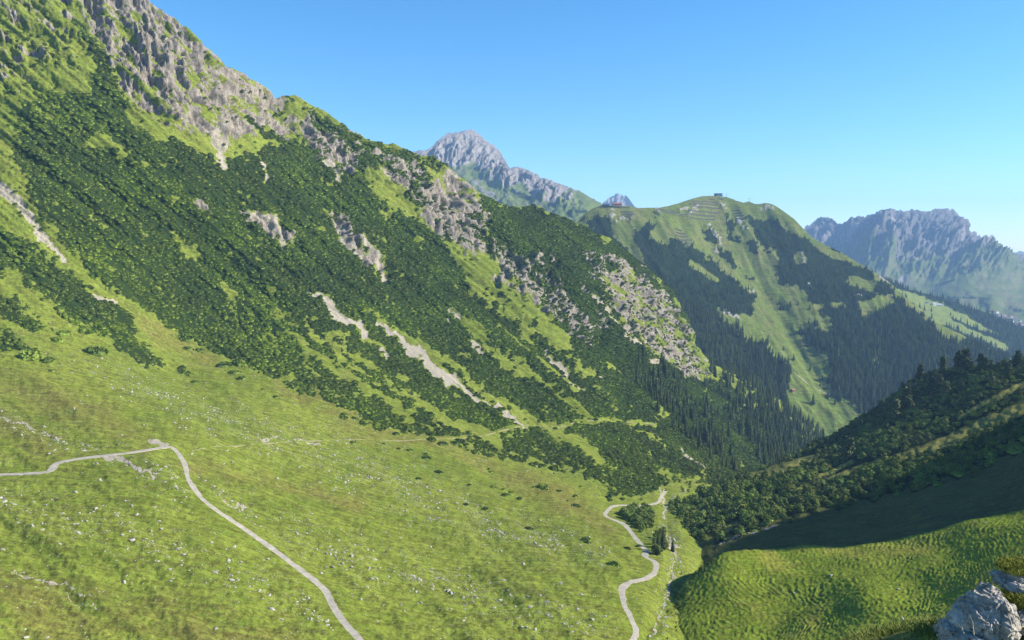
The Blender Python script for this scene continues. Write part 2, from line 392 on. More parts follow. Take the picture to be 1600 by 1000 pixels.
grassy = brushes(px, py, [[(705, 490, 2), (740, 528, 6.5), (800, 572, 7.2), (860, 612, 4.3)], [(775, 512, 2), (830, 558, 4.3), (900, 612, 3.6)], [(0, 290, 11.5), (60, 370, 8.6), (120, 430, 8.6), (200, 485, 10.1), (290, 545, 10.1), (400, 590, 8.6)],
 [(480, 452, 2.2), (560, 515, 4.3), (610, 555, 2.2)], [(570, 490, 2.2), (640, 535, 5.0), (720, 582, 6.5), (770, 625, 5.0), (830, 670, 5.8)], [(200, 180, 5.8), (225, 205, 8.6), (250, 225, 5.8)], [(150, 220, 4.3), (190, 240, 5.8), (180, 250, 4.3)],
 [(60, 180, 5.0), (85, 190, 3.6)], [(265, 370, 4.3), (300, 400, 7.2), (280, 410, 3.6)], [(340, 455, 4.3), (365, 475, 5.8)], [(470, 500, 4.3), (500, 530, 5.0), (560, 580, 4.3)], [(530, 540, 4.3), (600, 590, 4.3), (650, 630, 3.6)],
 [(450, 520, 4.3), (520, 575, 5.8), (580, 610, 6.5), (640, 650, 7.2)], [(650, 630, 5.8), (720, 665, 7.2), (780, 690, 8.6)], [(880, 560, 2.9), (905, 585, 5.0), (925, 590, 2.9)], [(870, 620, 3.6), (910, 655, 5.8), (930, 665, 3.6)], [(800, 640, 5.8), (870, 680, 8.6), (930, 715, 7.2), (960, 735, 4.3)],
 [(980, 670, 2.2), (1020, 690, 3.6), (1025, 694, 2)], [(1030, 735, 7.2), (1060, 755, 10.1), (1095, 745, 7.2)], [(745, 335, 2.2), (755, 355, 3.6), (762, 372, 2.2)], [(290, 540, 5.8), (380, 575, 5.8)], [(135, 225, 4.3), (160, 230, 4.3)], [(1010, 625, 2.9), (1040, 650, 2.9)], [(460, 180, 3.6), (480, 205, 5.0), (485, 230, 3.6)],
 [(660, 262, 4.3), (690, 290, 5.8), (665, 275, 7.2)]], .6)
rock = polys(px, py, [
 [(60, -120), (120, 0), (150, 50), (170, 100), (205, 168), (235, 180), (270, 205), (330, 215), (350, 230), (380, 215), (420, 205), (450, 225), (460, 190), (445, 160), (395, 128), (330, 85), (290, 50), (220, -10), (60, -200)],
 [(595, 255), (640, 262), (660, 300), (700, 270), (730, 300), (755, 350), (758, 395), (720, 402), (690, 380), (650, 335), (610, 285)], [(480, 200), (520, 215), (560, 245), (545, 285), (510, 260), (490, 235)],
 [(775, 385), (830, 410), (870, 440), (925, 525), (920, 550), (880, 520), (840, 480), (775, 450)], [(915, 405), (960, 405), (1020, 440), (1050, 470), (1075, 515), (1092, 550), (1060, 560), (1010, 555), (985, 520), (940, 465), (918, 430)],
 [(375, 325), (405, 335), (450, 370), (450, 395), (425, 385), (395, 355)], [(508, 335), (530, 335), (560, 380), (600, 425), (602, 442), (570, 420), (530, 375)], [(300, 315), (328, 315), (328, 332), (305, 330)], [(765, 440), (790, 440), (790, 460), (768, 458)], [(1050, 560), (1085, 560), (1110, 592), (1080, 590)]], 12)
mixed = polys(px, py, [[(-250, -300), (60, -120), (130, 10), (150, 60), (130, 110), (60, 145), (-20, 170), (-250, 160)], [(430, 150), (560, 215), (700, 268), (650, 300), (560, 275), (480, 235)], [(760, 330), (880, 350), (1000, 420), (1080, 540), (1110, 600), (1000, 590), (900, 560), (780, 470)]], 25)
mn = fbm(N2, fl / 34, py / 26, 5, .6)
rock = np.clip(rock + mixed * (.36 + .55 * mn), 0, 1)
scree = brushes(px, py, [[(-30, 280, 12), (10, 305, 10), (50, 350, 7), (100, 412, 4)], [(150, 466, 3), (175, 474, 4)], [(335, 215, 9), (345, 245, 9), (352, 262, 4)], [(480, 452, 2), (515, 480, 7), (545, 500, 7), (575, 522, 3)],
 [(592, 508, 2), (625, 530, 5), (660, 565, 8), (700, 595, 8), (725, 612, 5), (775, 640, 3), (825, 670, 2.5)], [(592, 545, 2), (604, 553, 3)], [(520, 340, 3), (545, 395, 4), (560, 400, 3)], [(560, 375, 3), (580, 400, 4), (602, 440, 5)],
 [(400, 335, 6), (420, 350, 8), (445, 385, 5)], [(848, 545, 2), (872, 572, 3.5), (892, 595, 5), (908, 608, 3)], [(1068, 702, 2), (1085, 722, 3), (1105, 738, 2)], [(700, 490, 2), (715, 502, 3)], [(925, 465, 1.5), (950, 500, 3), (1000, 545, 2.5), (1040, 580, 1.5)],
 [(1055, 600, 2), (1060, 603, 2)], [(925, 580, 2), (935, 597, 2)], [(695, 500, 2), (705, 508, 2)], [(400, 258, 4), (415, 285, 3)], [(505, 260, 5), (530, 285, 3)], [(730, 540, 2), (750, 550, 3)], [(1030, 760, 1.5), (1042, 790, 2.5), (1036, 810, 2)],
 [(1045, 835, 1), (1055, 848, 4), (1060, 870, .9), (1050, 880, .9), (1047, 905, 1.2), (1045, 935, 1), (1015, 990, 1.2)], [(20, 890, 1), (80, 910, 2.2), (145, 935, 1)], [(100, 930, 1), (150, 952, 1.5)], [(160, 712, 4), (185, 718, 3), (250, 748, 1.5)], [(235, 690, 5), (262, 697, 5)],
 [(400, 680, .7), (420, 684, 1.0), (500, 690, 1.0)], [(355, 785, 1), (385, 800, 1.3)], [(0, 655, .9), (60, 675, 1.2), (110, 694, .7)]], .42)
scree = np.clip(scree * (.85 + .5 * fbm(N3, fl / 5, ry0 / 20, 4, .6)), 0, 1)
stony = brushes(px, py, [[(120, 560, 18), (300, 640, 22), (450, 690, 28), (560, 735, 32), (700, 795, 32), (830, 850, 25)], [(-30, 770, 20), (60, 800, 26), (180, 840, 30), (350, 900, 30), (500, 960, 25)], [(330, 780, 20), (480, 850, 26), (650, 900, 30), (850, 960, 30), (950, 990, 25)], [(100, 690, 15), (300, 760, 20)],
 [(0, 650, 12), (110, 700, 16)], [(1040, 830, 18), (1050, 900, 25), (1030, 980, 25)], [(800, 820, 20), (930, 870, 18)]], 1.0)
tint = np.clip(.15 + brushes(px, py, [[(0, 590, 18), (90, 630, 22), (160, 660, 26), (220, 690, 18)], [(-20, 900, 30), (100, 960, 45), (300, 990, 45), (450, 995, 25)], [(180, 480, 10), (260, 530, 16), (330, 560, 14)], [(290, 720, 14), (400, 750, 14), (560, 790, 14)], [(-20, 640, 24), (60, 690, 26)],
 [(430, 600, 12), (560, 660, 20), (700, 700, 18), (850, 770, 22), (950, 830, 18)]], 1.0) * .6 + .25 * fbm(N4, fl / 120, py / 60, 3), 0, 1)
px, py = rx0, ry0
rough_n = fbm(N1, fl / 13, py / 16 + fl / 50, 5, .62)
rock = np.clip(rock * (1.06 + .75 * rough_n) - .14 - .30 * sstep(740, 800, px) * (rock > 0), 0, 1)
tuft = poly(px, py, [(150, 10), (160, 60), (205, 168), (260, 200), (420, 212), (455, 160), (395, 120), (330, 80), (260, 30)], 10) * sstep(.12, .42, fbm(N4, fl / 13 + 3, py / 30 + fl / 60, 4))
tuft = np.maximum(tuft, sstep(.25, .5, fbm(N2, fl / 11 + 7, py / 22, 4)) * poly(px, py, [(590, 250), (760, 300), (770, 410), (650, 350)], 10))
rock = rock * (1 - .85 * tuft)
crag = np.clip(rock * 1.3, 0, 1)
# scrub: clumpy at its edges, broken by crags, gullies, clearings
sn = fbm(N3, fl / 26 + .3 * py / 26, py / 30, 4, .55); sn2 = fbm(N4, px / 11, py / 11, 2)
shrubf = shrub * .97 + mixed * .30 + .62 * tuft
lowclear = poly(px, py, [(380, 520), (460, 470), (560, 540), (650, 610), (760, 650), (850, 690), (960, 760), (900, 780), (760, 730), (600, 670), (440, 600)], 20)
shrubf = shrubf - lowclear * np.clip(.04 + .75 * fbm(N1, fl / 13, py / 13, 3), 0, .7) - grassy * .95 - crag * .60 - scree * 2 - .25 * np.clip(fbm(N2, fl / 9, py / 50, 3), 0, 1)
shrubf = np.clip(shrubf + .46 * sn + .34 * sn2 + .16 * fbm(N1, px / 5, py / 5, 2), 0, 1); shrubf = sstep(.36, .60, shrubf)
shrubf *= (1 - np.clip(road * 2, 0, 1)) * np.clip((shrub + mixed) * 4, 0, 1)
shrubf *= 1 - np.clip(brushes(px, py, [TRAIL], .5) * 2, 0, 1) * .8
up = sstep(640, 380, py + .0 * px) + sstep(600, 900, px) * sstep(740, 640, py); up = np.clip(up, 0, 1)
gul = ridged(N1, fl / 60, py / 400 + .02 * fl / 60, 3) ; gul2 = ridged(N2, fl / 17, py / 130, 3)
rk = ridged(N3, fl / 30 + py / 60, py / 70, 5, .55); rk2 = ridged(N4, (px - py * .25) / 6, py / 34, 4, .62)
d = up * (4.2 * gul + 1.6 * gul2) * (Y / 900) + crag * (1.2 * (rk - .6) + .5 * (rk2 - .5) + 5.0 * (blocks((px - py * .38) / 10, (py + px * .2) / 60, 2, .5) - .8) - 4.5 * sstep(.72, 1.0, 1 - 3 * np.abs(N2((px - py * .42) / 17 + .3 * N1(px / 20, py / 20), py / 120))) - 2.5 * sstep(.75, 1.0, 1 - 3 * np.abs(N4((px + py * .8) / 60, (py - px * .3) / 14))) + 1.8 * (blocks((px - py * .3) / 5, (py + px * .3) / 16, 2, .5) - .8) + 9 * (ridged(N2, (px - py * .45) / 38, py / 120, 4, .45) - .7) + 2.2 * np.floor(3 * fbm(N1, (px + py) / 60, (py - px * .6) / 22, 3)) / 1.5) * (Y / 950) * np.clip((1.02 - A.v[None]) * 9 + .25, 0, 1)
d += (1 - up) * (1.3 * fbm(N2, fl / 70, py / 120, 3) + .35 * fbm(N3, px / 14, py / 9, 3)) * np.clip(1 - road * 1.5, 0, 1)
d += up * .5 * fbm(N2, px / 5, py / 5, 2)
d -= np.clip(scree, 0, 1) * up * 2.0
# hollows in the crags
d -= 14 * brushes(px, py, [[(675, 298, 6), (690, 305, 12), (705, 320, 5)], [(895, 505, 4), (905, 525, 5)], [(940, 510, 4), (945, 535, 5)], [(218, 50, 3), (222, 60, 4)]], 1)
d -= 1.6 * brushes(px, py, [[(1040, 780, 6), (1045, 835, 8), (1055, 870, 9), (1045, 920, 9), (1010, 1000, 9)]], 1)
A.displace(d)
mat_A = terrain('hillside_ground', (.098, .136, .019), (.168, .202, .032), (.150, .130, .038), (.030, .050, .014), (.13, .112, .094), (.31, .272, .228), (.38, .335, .265), 1.0, .42)
A.build(mat_A, np.stack([rock, np.clip(shrubf * .85 - .08, 0, 1), np.clip(scree + stony * .12, 0, 1), tint], -1))
A.shrubf = shrubf; A.stony = stony; A.road = road; A.rockm = rock; A.up = up

# --- the wooded hill on the right with the shaded bowl at its foot
B_ctrl = [(1030, 795, 560), (1120, 755, 640), (1180, 735, 680), (1250, 705, 720), (1300, 678, 740), (1360, 640, 760), (1400, 612, 770), (1440, 585, 760), (1500, 572, 730), (1600, 558, 690), (1800, 500, 680), (2000, 430, 640),
 (1230, 730, 620), (1060, 850, 470), (1100, 850, 445), (1150, 830, 455), (1190, 825, 450), (1300, 790, 480), (1330, 782, 485), (1450, 722, 520), (1540, 680, 545), (1600, 640, 560), (1800, 620, 520), (1400, 840, 385), (1500, 820, 384), (1600, 800, 382), (1600, 720, 440), (1450, 780, 430),
 (1100, 900, 400), (1200, 880, 385), (1300, 870, 375), (1800, 740, 330), (2000, 700, 290), (1400, 680, 620), (1450, 650, 640), (1550, 610, 625)]
B_top = [(1025, 800), (1060, 790), (1090, 775), (1120, 757), (1150, 745), (1180, 736), (1215, 724), (1250, 708), (1280, 690), (1300, 678), (1330, 660), (1360, 643), (1380, 628), (1400, 612), (1425, 594), (1445, 586), (1470, 580), (1500, 575), (1540, 575), (1570, 568), (1600, 556), (1800, 500), (2000, 430)]
B = Sheet('hillside', np.r_[np.arange(1025, 1640, 2.2), np.arange(1650, 2010, 12)], B_top, [(1025, 890), (1100, 905), (1300, 905), (1400, 890), (1600, 850), (2000, 760)], 130, Depth(B_ctrl), 12, 6, .62)
px, py = B.PX, B.PY; Y = B.base[..., 1]
bedge = [(1130, 850), (1190, 827), (1330, 782), (1450, 722), (1540, 680), (1600, 645), (2000, 500)]
yw = np.interp(px, [p[0] for p in bedge], [p[1] for p in bedge])
wedge = [(1130, 850), (1190, 827), (1330, 792), (1450, 764), (1540, 738), (1600, 708), (2000, 600)]
wood = sstep(8, -10, py - np.interp(px, [p[0] for p in wedge], [p[1] for p in wedge]) + 4 + 9 * fbm(N1, px / 25, py / 20, 3))
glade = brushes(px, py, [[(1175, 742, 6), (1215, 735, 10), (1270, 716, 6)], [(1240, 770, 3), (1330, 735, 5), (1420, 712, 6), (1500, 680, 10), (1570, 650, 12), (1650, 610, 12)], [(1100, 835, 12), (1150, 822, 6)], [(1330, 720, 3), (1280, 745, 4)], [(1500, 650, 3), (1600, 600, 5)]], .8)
wood = np.clip(wood - glade * 1.1 + .15 * fbm(N2, px / 20, py / 14, 3), 0, 1)
d = 2.5 * fbm(N1, px / 80, py / 50, 3) * wood + .5 * fbm(N2, px / 16, py / 8, 3) + glade * .8 * fbm(N3, px / 12, py / 5, 2)
B.displace(d)
bt = np.clip(.10 + .2 * fbm(N4, px / 60, py / 30, 3) + glade * .75, 0, 1)  # glade tint: yellow grass with the sunlit band painted in
trk = brushes(px, py, [[(1412, 785, 1.5), (1420, 777, 1.5), (1416, 790, 1.5), (1423, 802, 1.5)]], .5)
rimrock = brushes(px, py, [[(1120, 852, 2), (1160, 836, 3), (1190, 828, 3), (1215, 822, 1)], [(1050, 850, 5), (1062, 845, 8)]], .8) * (.7 + .5 * fbm(N3, px / 7, py / 7, 2))
mat_B = terrain('wooded_hill_ground', (.042, .050, .018), (.075, .085, .026), (.28, .26, .07), (.022, .034, .012), (.2, .19, .17), (.32, .3, .26), (.4, .36, .3), 1.0, .03)  # yellow glade grass brightened as sunlit, bowl grass darkened as shaded, in the colour itself
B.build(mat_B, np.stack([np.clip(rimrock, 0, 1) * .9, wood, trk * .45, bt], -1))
B.wood = wood

# --- the near meadow spur, ribbed by cattle terraces
C_ctrl = [(980, 1010, 306), (1000, 1060, 282), (1040, 960, 326), (1060, 1000, 297), (1060, 930, 334), (1085, 900, 345), (1130, 868, 352), (1200, 860, 355), (1300, 858, 352), (1400, 843, 346), (1500, 820, 340), (1600, 797, 332), (1800, 740, 300), (2200, 650, 240),
 (1100, 1000, 293), (1200, 1000, 281), (1300, 1000, 261), (1450, 1000, 232), (1600, 1000, 192), (1100, 930, 328), (1200, 930, 315), (1350, 930, 286), (1500, 930, 258), (1300, 1250, 110), (1600, 1250, 90), (1000, 1250, 190), (2000, 1250, 70), (1600, 900, 248), (2000, 900, 190)]
C_top = [(980, 1050), (1000, 1012), (1020, 985), (1040, 960), (1060, 930), (1080, 900), (1100, 885), (1115, 874), (1130, 866), (1150, 862), (1180, 859), (1200, 858), (1300, 856), (1350, 850), (1400, 842), (1500, 819), (1600, 796), (1800, 740), (2200, 640)]
Cs = Sheet('meadow', np.r_[np.arange(980, 1640, 1.4), np.arange(1650, 2210, 14)], C_top, [(980, 1260), (2210, 1260)], 330, Depth(C_ctrl), 14, 1.5, .75)
px, py = Cs.PX, Cs.PY; X, Y, Z = [Cs.base[..., i] for i in range(3)]
warp = 2.2 * fbm(N1, X / 18, Y / 18, 3) + 7 * fbm(N3, X / 70, Y / 70, 2)
ph = Z * 2.1 + X * .55 + warp * 1.5
rid = 1 - np.abs(np.sin(ph * 1.55)) ; rid2 = 1 - np.abs(np.sin((Z * 1.5 - X * .8 + Y * .36 + warp * 1.9) * 1.5))
amp = np.clip(.55 + 1.1 * fbm(N2, X / 26, Y / 26, 3), .12, 1.2)
far = np.clip((Y - 60) / 120, .2, 1)
hollow = brushes(px, py, [[(1085, 935, 6), (1120, 910, 8), (1150, 895, 5)], [(1080, 890, 10), (1110, 880, 8)]], 1)
d = far * (.29 * rid ** 2 * amp + .21 * rid2 ** 2 * (1.1 - amp)) * (.65 + .7 * sstep(-.3, .3, fbm(N3, X / 5, Y / 5, 2))) + .22 * fbm(N4, X / 1.8, Y / 1.8, 3) + 1.2 * fbm(N2, X / 30, Y / 30, 2) 
Cs.displace(d)
mat_C = terrain('ribbed_meadow', (.115, .165, .016), (.20, .245, .028), (.25, .225, .045), (.03, .06, .015), (.27, .26, .25), (.45, .43, .4), (.45, .42, .3), .6, .05)
ctint = np.clip(.28 + .5 * fbm(N3, X / 30, Y / 40, 3) + .25 * sstep(880, 850, py), 0, 1)
paths = brushes(px, py, [[(1270, 940, 2), (1276, 915, 2), (1340, 900, 2)], [(1260, 990, 2), (1274, 960, 2), (1270, 940, 2)], [(1200, 880, 1.5), (1330, 872, 1.5), (1450, 850, 1.5)]], .7) * .22
Cs.build(mat_C, np.stack([0 * px, 0 * px, paths, ctint], -1))

# --- the grassy mountain across the valley, forest on its lower slopes
D_ctrl = [(850, 360, 2250), (945, 322, 2350), (1120, 307, 2550), (1240, 342, 2450), (1390, 440, 2250), (1575, 552, 2150), (1700, 600, 2100), (900, 480, 1950), (1100, 560, 1760), (1290, 650, 1720), (1240, 720, 1600), (1340, 660, 1730), (1200, 500, 2020), (1450, 560, 1900),
 (1350, 500, 2060), (1050, 420, 2080), (1500, 620, 1800), (1000, 650, 1600), (1700, 720, 1700), (1250, 430, 2230), (1120, 400, 2260), (1300, 560, 1850)]
D_top = [(850, 400), (885, 362), (900, 350), (912, 336), (925, 327), (940, 322), (985, 322), (995, 326), (1010, 325), (1030, 325), (1045, 322), (1060, 318), (1075, 313), (1085, 310), (1095, 307.5), (1110, 306), (1135, 308), (1150, 314), (1162, 317), (1170, 314.5), (1178, 318), (1185, 319), (1195, 317.5), (1205, 319), (1215, 324),
 (1240, 342), (1255, 358), (1270, 373), (1310, 392), (1350, 416), (1370, 428), (1390, 442), (1420, 470), (1460, 502), (1520, 532), (1575, 558), (1640, 590), (1700, 620)]
D = Sheet('mountain', np.arange(850, 1690, 2.0), D_top, [(850, 640), (1000, 700), (1240, 730), (1700, 740)], 210, Depth(D_ctrl), 12, 22, .55)
px, py = D.PX, D.PY; Y = D.base[..., 1]
dj = 9 * fbm(N1, px / 30, py / 30, 3) + 5 * fbm(N4, px / 7, py / 7, 3)
qx, qy = px + dj, py + 7 * fbm(N2, px / 28, py / 28, 3) + 5 * fbm(N3, px / 7, py / 8, 3)
FOR_D = [[(915, 345), (945, 335), (955, 360), (985, 390), (990, 420), (1000, 450), (1030, 470), (1000, 420), (1000, 395), (990, 370), (1010, 345), (1040, 365), (1080, 390), (1110, 400), (1135, 430), (1165, 450), (1180, 470), (1175, 495), (1165, 500), (1120, 490), (1150, 520), (1195, 545), (1238, 575), (1235, 590), (1225, 620),
   (1240, 700), (1050, 620), (950, 480), (900, 400), (925, 360)],
  [(1160, 335), (1175, 340), (1200, 345), (1240, 365), (1250, 375), (1300, 390), (1330, 400), (1390, 445), (1420, 480), (1470, 520), (1580, 560), (1600, 620), (1500, 700), (1370, 690), (1345, 640), (1310, 625), (1290, 595), (1300, 575), (1285, 550), (1255, 530), (1250, 512), (1275, 510), (1310, 520), (1280, 490), (1250, 460), (1220, 440), (1210, 400), (1180, 370)],
  [(1122, 328), (1140, 340), (1150, 370), (1160, 385), (1148, 378), (1135, 355)], [(1094, 357), (1110, 360), (1140, 395), (1158, 420), (1145, 418), (1120, 395)], [(1165, 375), (1180, 380), (1185, 400), (1175, 405), (1170, 390)], [(1017, 333), (1028, 336), (1030, 342), (1018, 340)], [(890, 352), (905, 345), (925, 335), (920, 345), (900, 358)],
  [(1215, 470), (1225, 470), (1232, 480), (1220, 480)], [(1170, 424), (1182, 428), (1184, 436), (1172, 434)]]
forD = polys(qx, qy, FOR_D, 4)
gapD = brushes(px + dj * .5, py + dj * .3, [[(985, 390, 2), (982, 410, 3), (981, 435, 3)], [(990, 438, 3), (1000, 455, 3), (1012, 475, 2)], [(950, 440, 5), (975, 440, 7), (1000, 437, 5)], [(960, 450, 4), (985, 445, 5)], [(940, 470, 8), (985, 475, 8)], [(1020, 370, 8), (1040, 375, 8), (1025, 360, 4)], [(975, 398, 4), (965, 402, 4)],
   [(1240, 500, 4), (1275, 485, 5), (1285, 480, 3)], [(1350, 490, 8), (1385, 470, 8), (1345, 480, 6)], [(1330, 440, 6), (1360, 450, 8)], [(1300, 480, 3), (1315, 478, 3)], [(1245, 400, 5), (1252, 410, 6)], [(1285, 390, 4), (1340, 412, 4)], [(1366, 566, 4), (1370, 560, 2)], [(1080, 415, 4), (1120, 440, 3)], [(1100, 385, 5), (1075, 375, 5)]], .7)
forD = np.clip(forD - gapD * 1.1 + .35 * fbm(N2, (px - (py - 300) * .55) / 10, py / 24, 3) * forD - .04, 0, 1); forD = sstep(.3, .7, forD)
rockD = brushes(px, py, [[(1065, 328, 5), (1085, 326, 7), (1078, 335, 6)], [(1025, 325, 3), (1033, 335, 3)], [(955, 330, 5), (957, 345, 4), (962, 350, 3)], [(968, 342, 4), (985, 345, 4)], [(1125, 318, 3), (1132, 325, 4)], [(1150, 345, 5), (1165, 360, 6)], [(1190, 322, 6), (1205, 325, 6)], [(1250, 400, 4), (1256, 412, 5)], [(1262, 445, 2), (1268, 452, 2)],
   [(1368, 562, 3), (1370, 568, 4)], [(1150, 500, 4), (1130, 492, 5)], [(1335, 462, 5), (1345, 466, 3)], [(1165, 450, 4), (1175, 455, 5)], [(1385, 440, 3), (1375, 433, 3)], [(1390, 450, 2), (1400, 462, 2)], [(1105, 350, 4), (1125, 375, 5), (1120, 395, 5)]], .9)
rockD = np.clip(rockD * (.55 + .6 * fbm(N3, px / 5, py / 5, 2)), 0, 1)
shD = np.clip(forD * .86 - .1 + .35 * np.clip(fbm(N4, px / 9, py / 5, 3), 0, 1) * sstep(400, 340, py), 0, 1)
flD = px - (py - 300) * .55
d = 6 * ridged(N1, flD / 60, py / 160, 3, .4) + 2.6 * fbm(N2, flD / 14, py / 40, 4) + rockD * 5
d = d * np.clip(1.05 - np.clip(D.v[None] - .93, 0, 1) * 12, .2, 1)
d -= 14 * brushes(px, py, [[(1180, 420, 14), (1210, 480, 14), (1250, 540, 16), (1290, 600, 14)]], 1.4)
D.displace(d)
mat_D = terrain('mountain_pasture', (.085, .125, .024), (.13, .165, .034), (.15, .14, .055), (.020, .034, .014), (.2, .19, .17), (.34, .31, .27), (.42, .35, .29), 2.5, .0)
tD = np.clip(.5 - .5 * sstep(480, 640, py) + .3 * fbm(N4, flD / 30, py / 60, 3), 0, 1)
treadD = brushes(px, py, [[(985, 392, 1), (982, 410, 1.3), (982, 434, 1.3)], [(990, 440, 1), (1003, 460, 1.4), (1013, 477, 1)], [(1240, 585, 1), (1262, 600, 1), (1300, 615, 1)], [(1215, 540, 1), (1230, 575, 1)]], .7)
D.build(mat_D, np.stack([rockD, shD, np.clip(treadD, 0, 1) * .7, tD], -1))
D.forest = forD

# --- the shoulder behind it: alps and belts of forest running down to the right
H_ctrl = [(1360, 430, 3200), (1420, 450, 3250), (1520, 480, 3350), (1600, 505, 3450), (1750, 545, 3500), (1360, 560, 2500), (1500, 600, 2500), (1700, 640, 2600), (1500, 520, 2950), (1600, 550, 3000)]
H = Sheet('mountain_shoulder', np.arange(1340, 1760, 2.0), [(1340, 425), (1380, 434), (1420, 452), (1470, 465), (1500, 476), (1520, 482), (1560, 496), (1600, 512), (1760, 560)], [(1340, 620), (1760, 680)], 90, Depth(H_ctrl), 8, 30, .5)
px, py = H.PX, H.PY
pas = brushes(px + 2 * fbm(N1, px / 9, py / 9, 2), py, [[(1392, 450, 3), (1430, 468, 7), (1470, 483, 7), (1510, 500, 5), (1560, 524, 2)], [(1415, 476, 3), (1450, 492, 6), (1500, 512, 5), (1545, 532, 4), (1570, 542, 5)], [(1430, 486, 3), (1470, 515, 5), (1480, 528, 4)], [(1440, 470, 3), (1480, 500, 5)], [(1520, 502, 2), (1558, 522, 2)]], .5)
forH = np.clip(1 - pas * 1.3 + .4 * fbm(N2, px / 6, py / 5, 3), 0, 1) * (pas < .95)
H.displace(6 * fbm(N1, px / 40, py / 20, 3))
mat_H = terrain('alp_ground', (.11, .155, .032), (.16, .195, .048), (.18, .18, .07), (.020, .034, .014), (.3, .28, .26), (.48, .44, .40), (.55, .5, .42), 3, 0)
H.build(mat_H, np.stack([0 * px, forH, 0 * px, .4 + 0 * px], -1)); H.forest = forH

# --- the grey massif far right with the village plain at its foot
G_top = [(1230, 375), (1255, 360), (1264, 352), (1270, 346), (1277, 340), (1285, 338), (1295, 339), (1303, 344), (1312, 350), (1322, 347), (1330, 343), (1345, 338), (1352, 338), (1360, 336), (1370, 328), (1378, 325), (1388, 325), (1396, 328), (1403, 330), (1412, 330), (1420, 327), (1430, 328), (1437, 327), (1445, 330), (1455, 328),
 (1465, 326), (1478, 325), (1487, 328), (1500, 338), (1508, 348), (1512, 360), (1520, 364), (1530, 366), (1545, 375), (1560, 382), (1575, 392), (1585, 396), (1600, 402), (1700, 440), (1800, 470)]
G_ctrl = [(1264, 352, 7000), (1380, 325, 6600), (1478, 325, 6600), (1600, 402, 6500), (1800, 470, 6300), (1300, 400, 6200), (1400, 440, 5600), (1500, 440, 5500), (1600, 460, 5400), (1450, 380, 6300), (1500, 480, 4700), (1600, 490, 4500), (1550, 500, 4350), (1450, 490, 4600), (1600, 520, 4000), (1400, 520, 4000), (1750, 560, 3900), (1260, 460, 5400)]
G = Sheet('massif', np.arange(1230, 1790, 1.6), G_top, [(1230, 560), (1800, 600)], 190, Depth(G_ctrl), 8, 60, .8, 3.2)
px, py = G.PX, G.PY
hi = sstep(455, 390, py); hi2 = sstep(430, 350, py)
flg = px + (py - 330) * .5
rg = ridged(N2, flg / 42, py / 70, 5, .55); rg2 = ridged(N3, (px - py * .3) / 14, py / 22, 4, .6)
d = hi * (80 * (rg - .9) + 18 * (rg2 - .9) + 95 * (blocks((px + py * .4) / 22, (py + px * .15) / 18, 3, .5) - .8)) * np.clip((1 - G.v[None]) * 4.5 + .04, 0, 1) + 10 * fbm(N1, px / 30, py / 14, 3)
d += 200 * np.clip((1 - G.v[None]) * 5, 0, 1) * brushes(px, py, [[(1378, 330, 8), (1372, 380, 20), (1385, 430, 28), (1400, 460, 30)], [(1480, 330, 8), (1500, 370, 20), (1540, 410, 24), (1580, 440, 26)]], 1.5) * hi
d += 60 * brushes(px, py, [[(1500, 440, 20), (1560, 430, 16)], [(1500, 482, 14), (1545, 480, 10)]], 1.4)
G.displace(d)
rockG = np.clip(hi2 * .95 + .25 * hi + .5 * fbm(N4, px / 22, py / 16, 4) * hi, 0, 1)
screeG = brushes(px, py, [[(1410, 360, 1.5), (1425, 378, 4), (1440, 392, 2)], [(1300, 378, 3), (1330, 368, 8), (1350, 362, 5)], [(1490, 372, 3), (1502, 378, 2)], [(1520, 395, 2), (1530, 402, 3)], [(1405, 445, 3), (1412, 440, 4)], [(1395, 350, 4), (1412, 352, 3)]], .8)
woodG = np.clip(brushes(px, py, [[(1490, 438, 6), (1520, 432, 8)], [(1480, 470, 4), (1500, 474, 5), (1545, 478, 6)], [(1530, 485, 4), (1548, 490, 5)], [(1410, 465, 4), (1470, 478, 3)], [(1578, 482, 4), (1600, 488, 4)], [(1470, 450, 3), (1490, 445, 2)]], 1) * (.7 + .5 * fbm(N3, px / 8, py / 5, 3)), 0, 1)
mat_G = terrain('massif_ground', (.06, .09, .024), (.10, .13, .035), (.16, .15, .08), (.016, .028, .014), (.085, .08, .085), (.21, .19, .185), (.36, .32, .29), 6, 0, rockred=(.22, .19, .18))
G.build(mat_G, np.stack([rockG, woodG, screeG, np.clip(.5 + .6 * fbm(N1, px / 40, py / 10, 2) - .4 * sstep(488, 500, py), 0, 1)], -1))

# --- the limestone peak far left, green at its foot
E_top = [(600, 262), (645, 238), (655, 235), (668, 233), (680, 224), (690, 214), (700, 208), (712, 206), (725, 205), (737, 203), (748, 208), (758, 218), (772, 228), (782, 238), (790, 252), (797, 262), (805, 261), (815, 262), (830, 267), (845, 276), (858, 281), (875, 287), (890, 293), (903, 297), (915, 303), (928, 312), (943, 320), (960, 328), (1000, 345)]
E_ctrl = [(645, 238, 4700), (737, 203, 5200), (797, 262, 4900), (900, 297, 4500), (960, 328, 4200), (700, 280, 4500), (800, 310, 4100), (900, 340, 3500), (760, 340, 3700), (1000, 360, 3900), (850, 380, 3200), (600, 300, 4400)]
E = Sheet('peak', np.arange(600, 1000, 1.4), E_top, [(600, 380), (1000, 420)], 150, Depth(E_ctrl), 8, 60, .8, 2.2)
px, py = E.PX, E.PY
topd = py - np.interp(px, [p[0] for p in E_top], [p[1] for p in E_top])
hiE = sstep(66, 42, topd * (1 + .7 * sstep(775, 815, px)) + 14 * fbm(N1, px / 30, py / 20, 3)) * sstep(925, 850, px) ; 
rg = ridged(N3, (px + py * .4) / 26, py / 30, 5, .6); rg2 = ridged(N4, px / 8, py / 12, 4, .6)
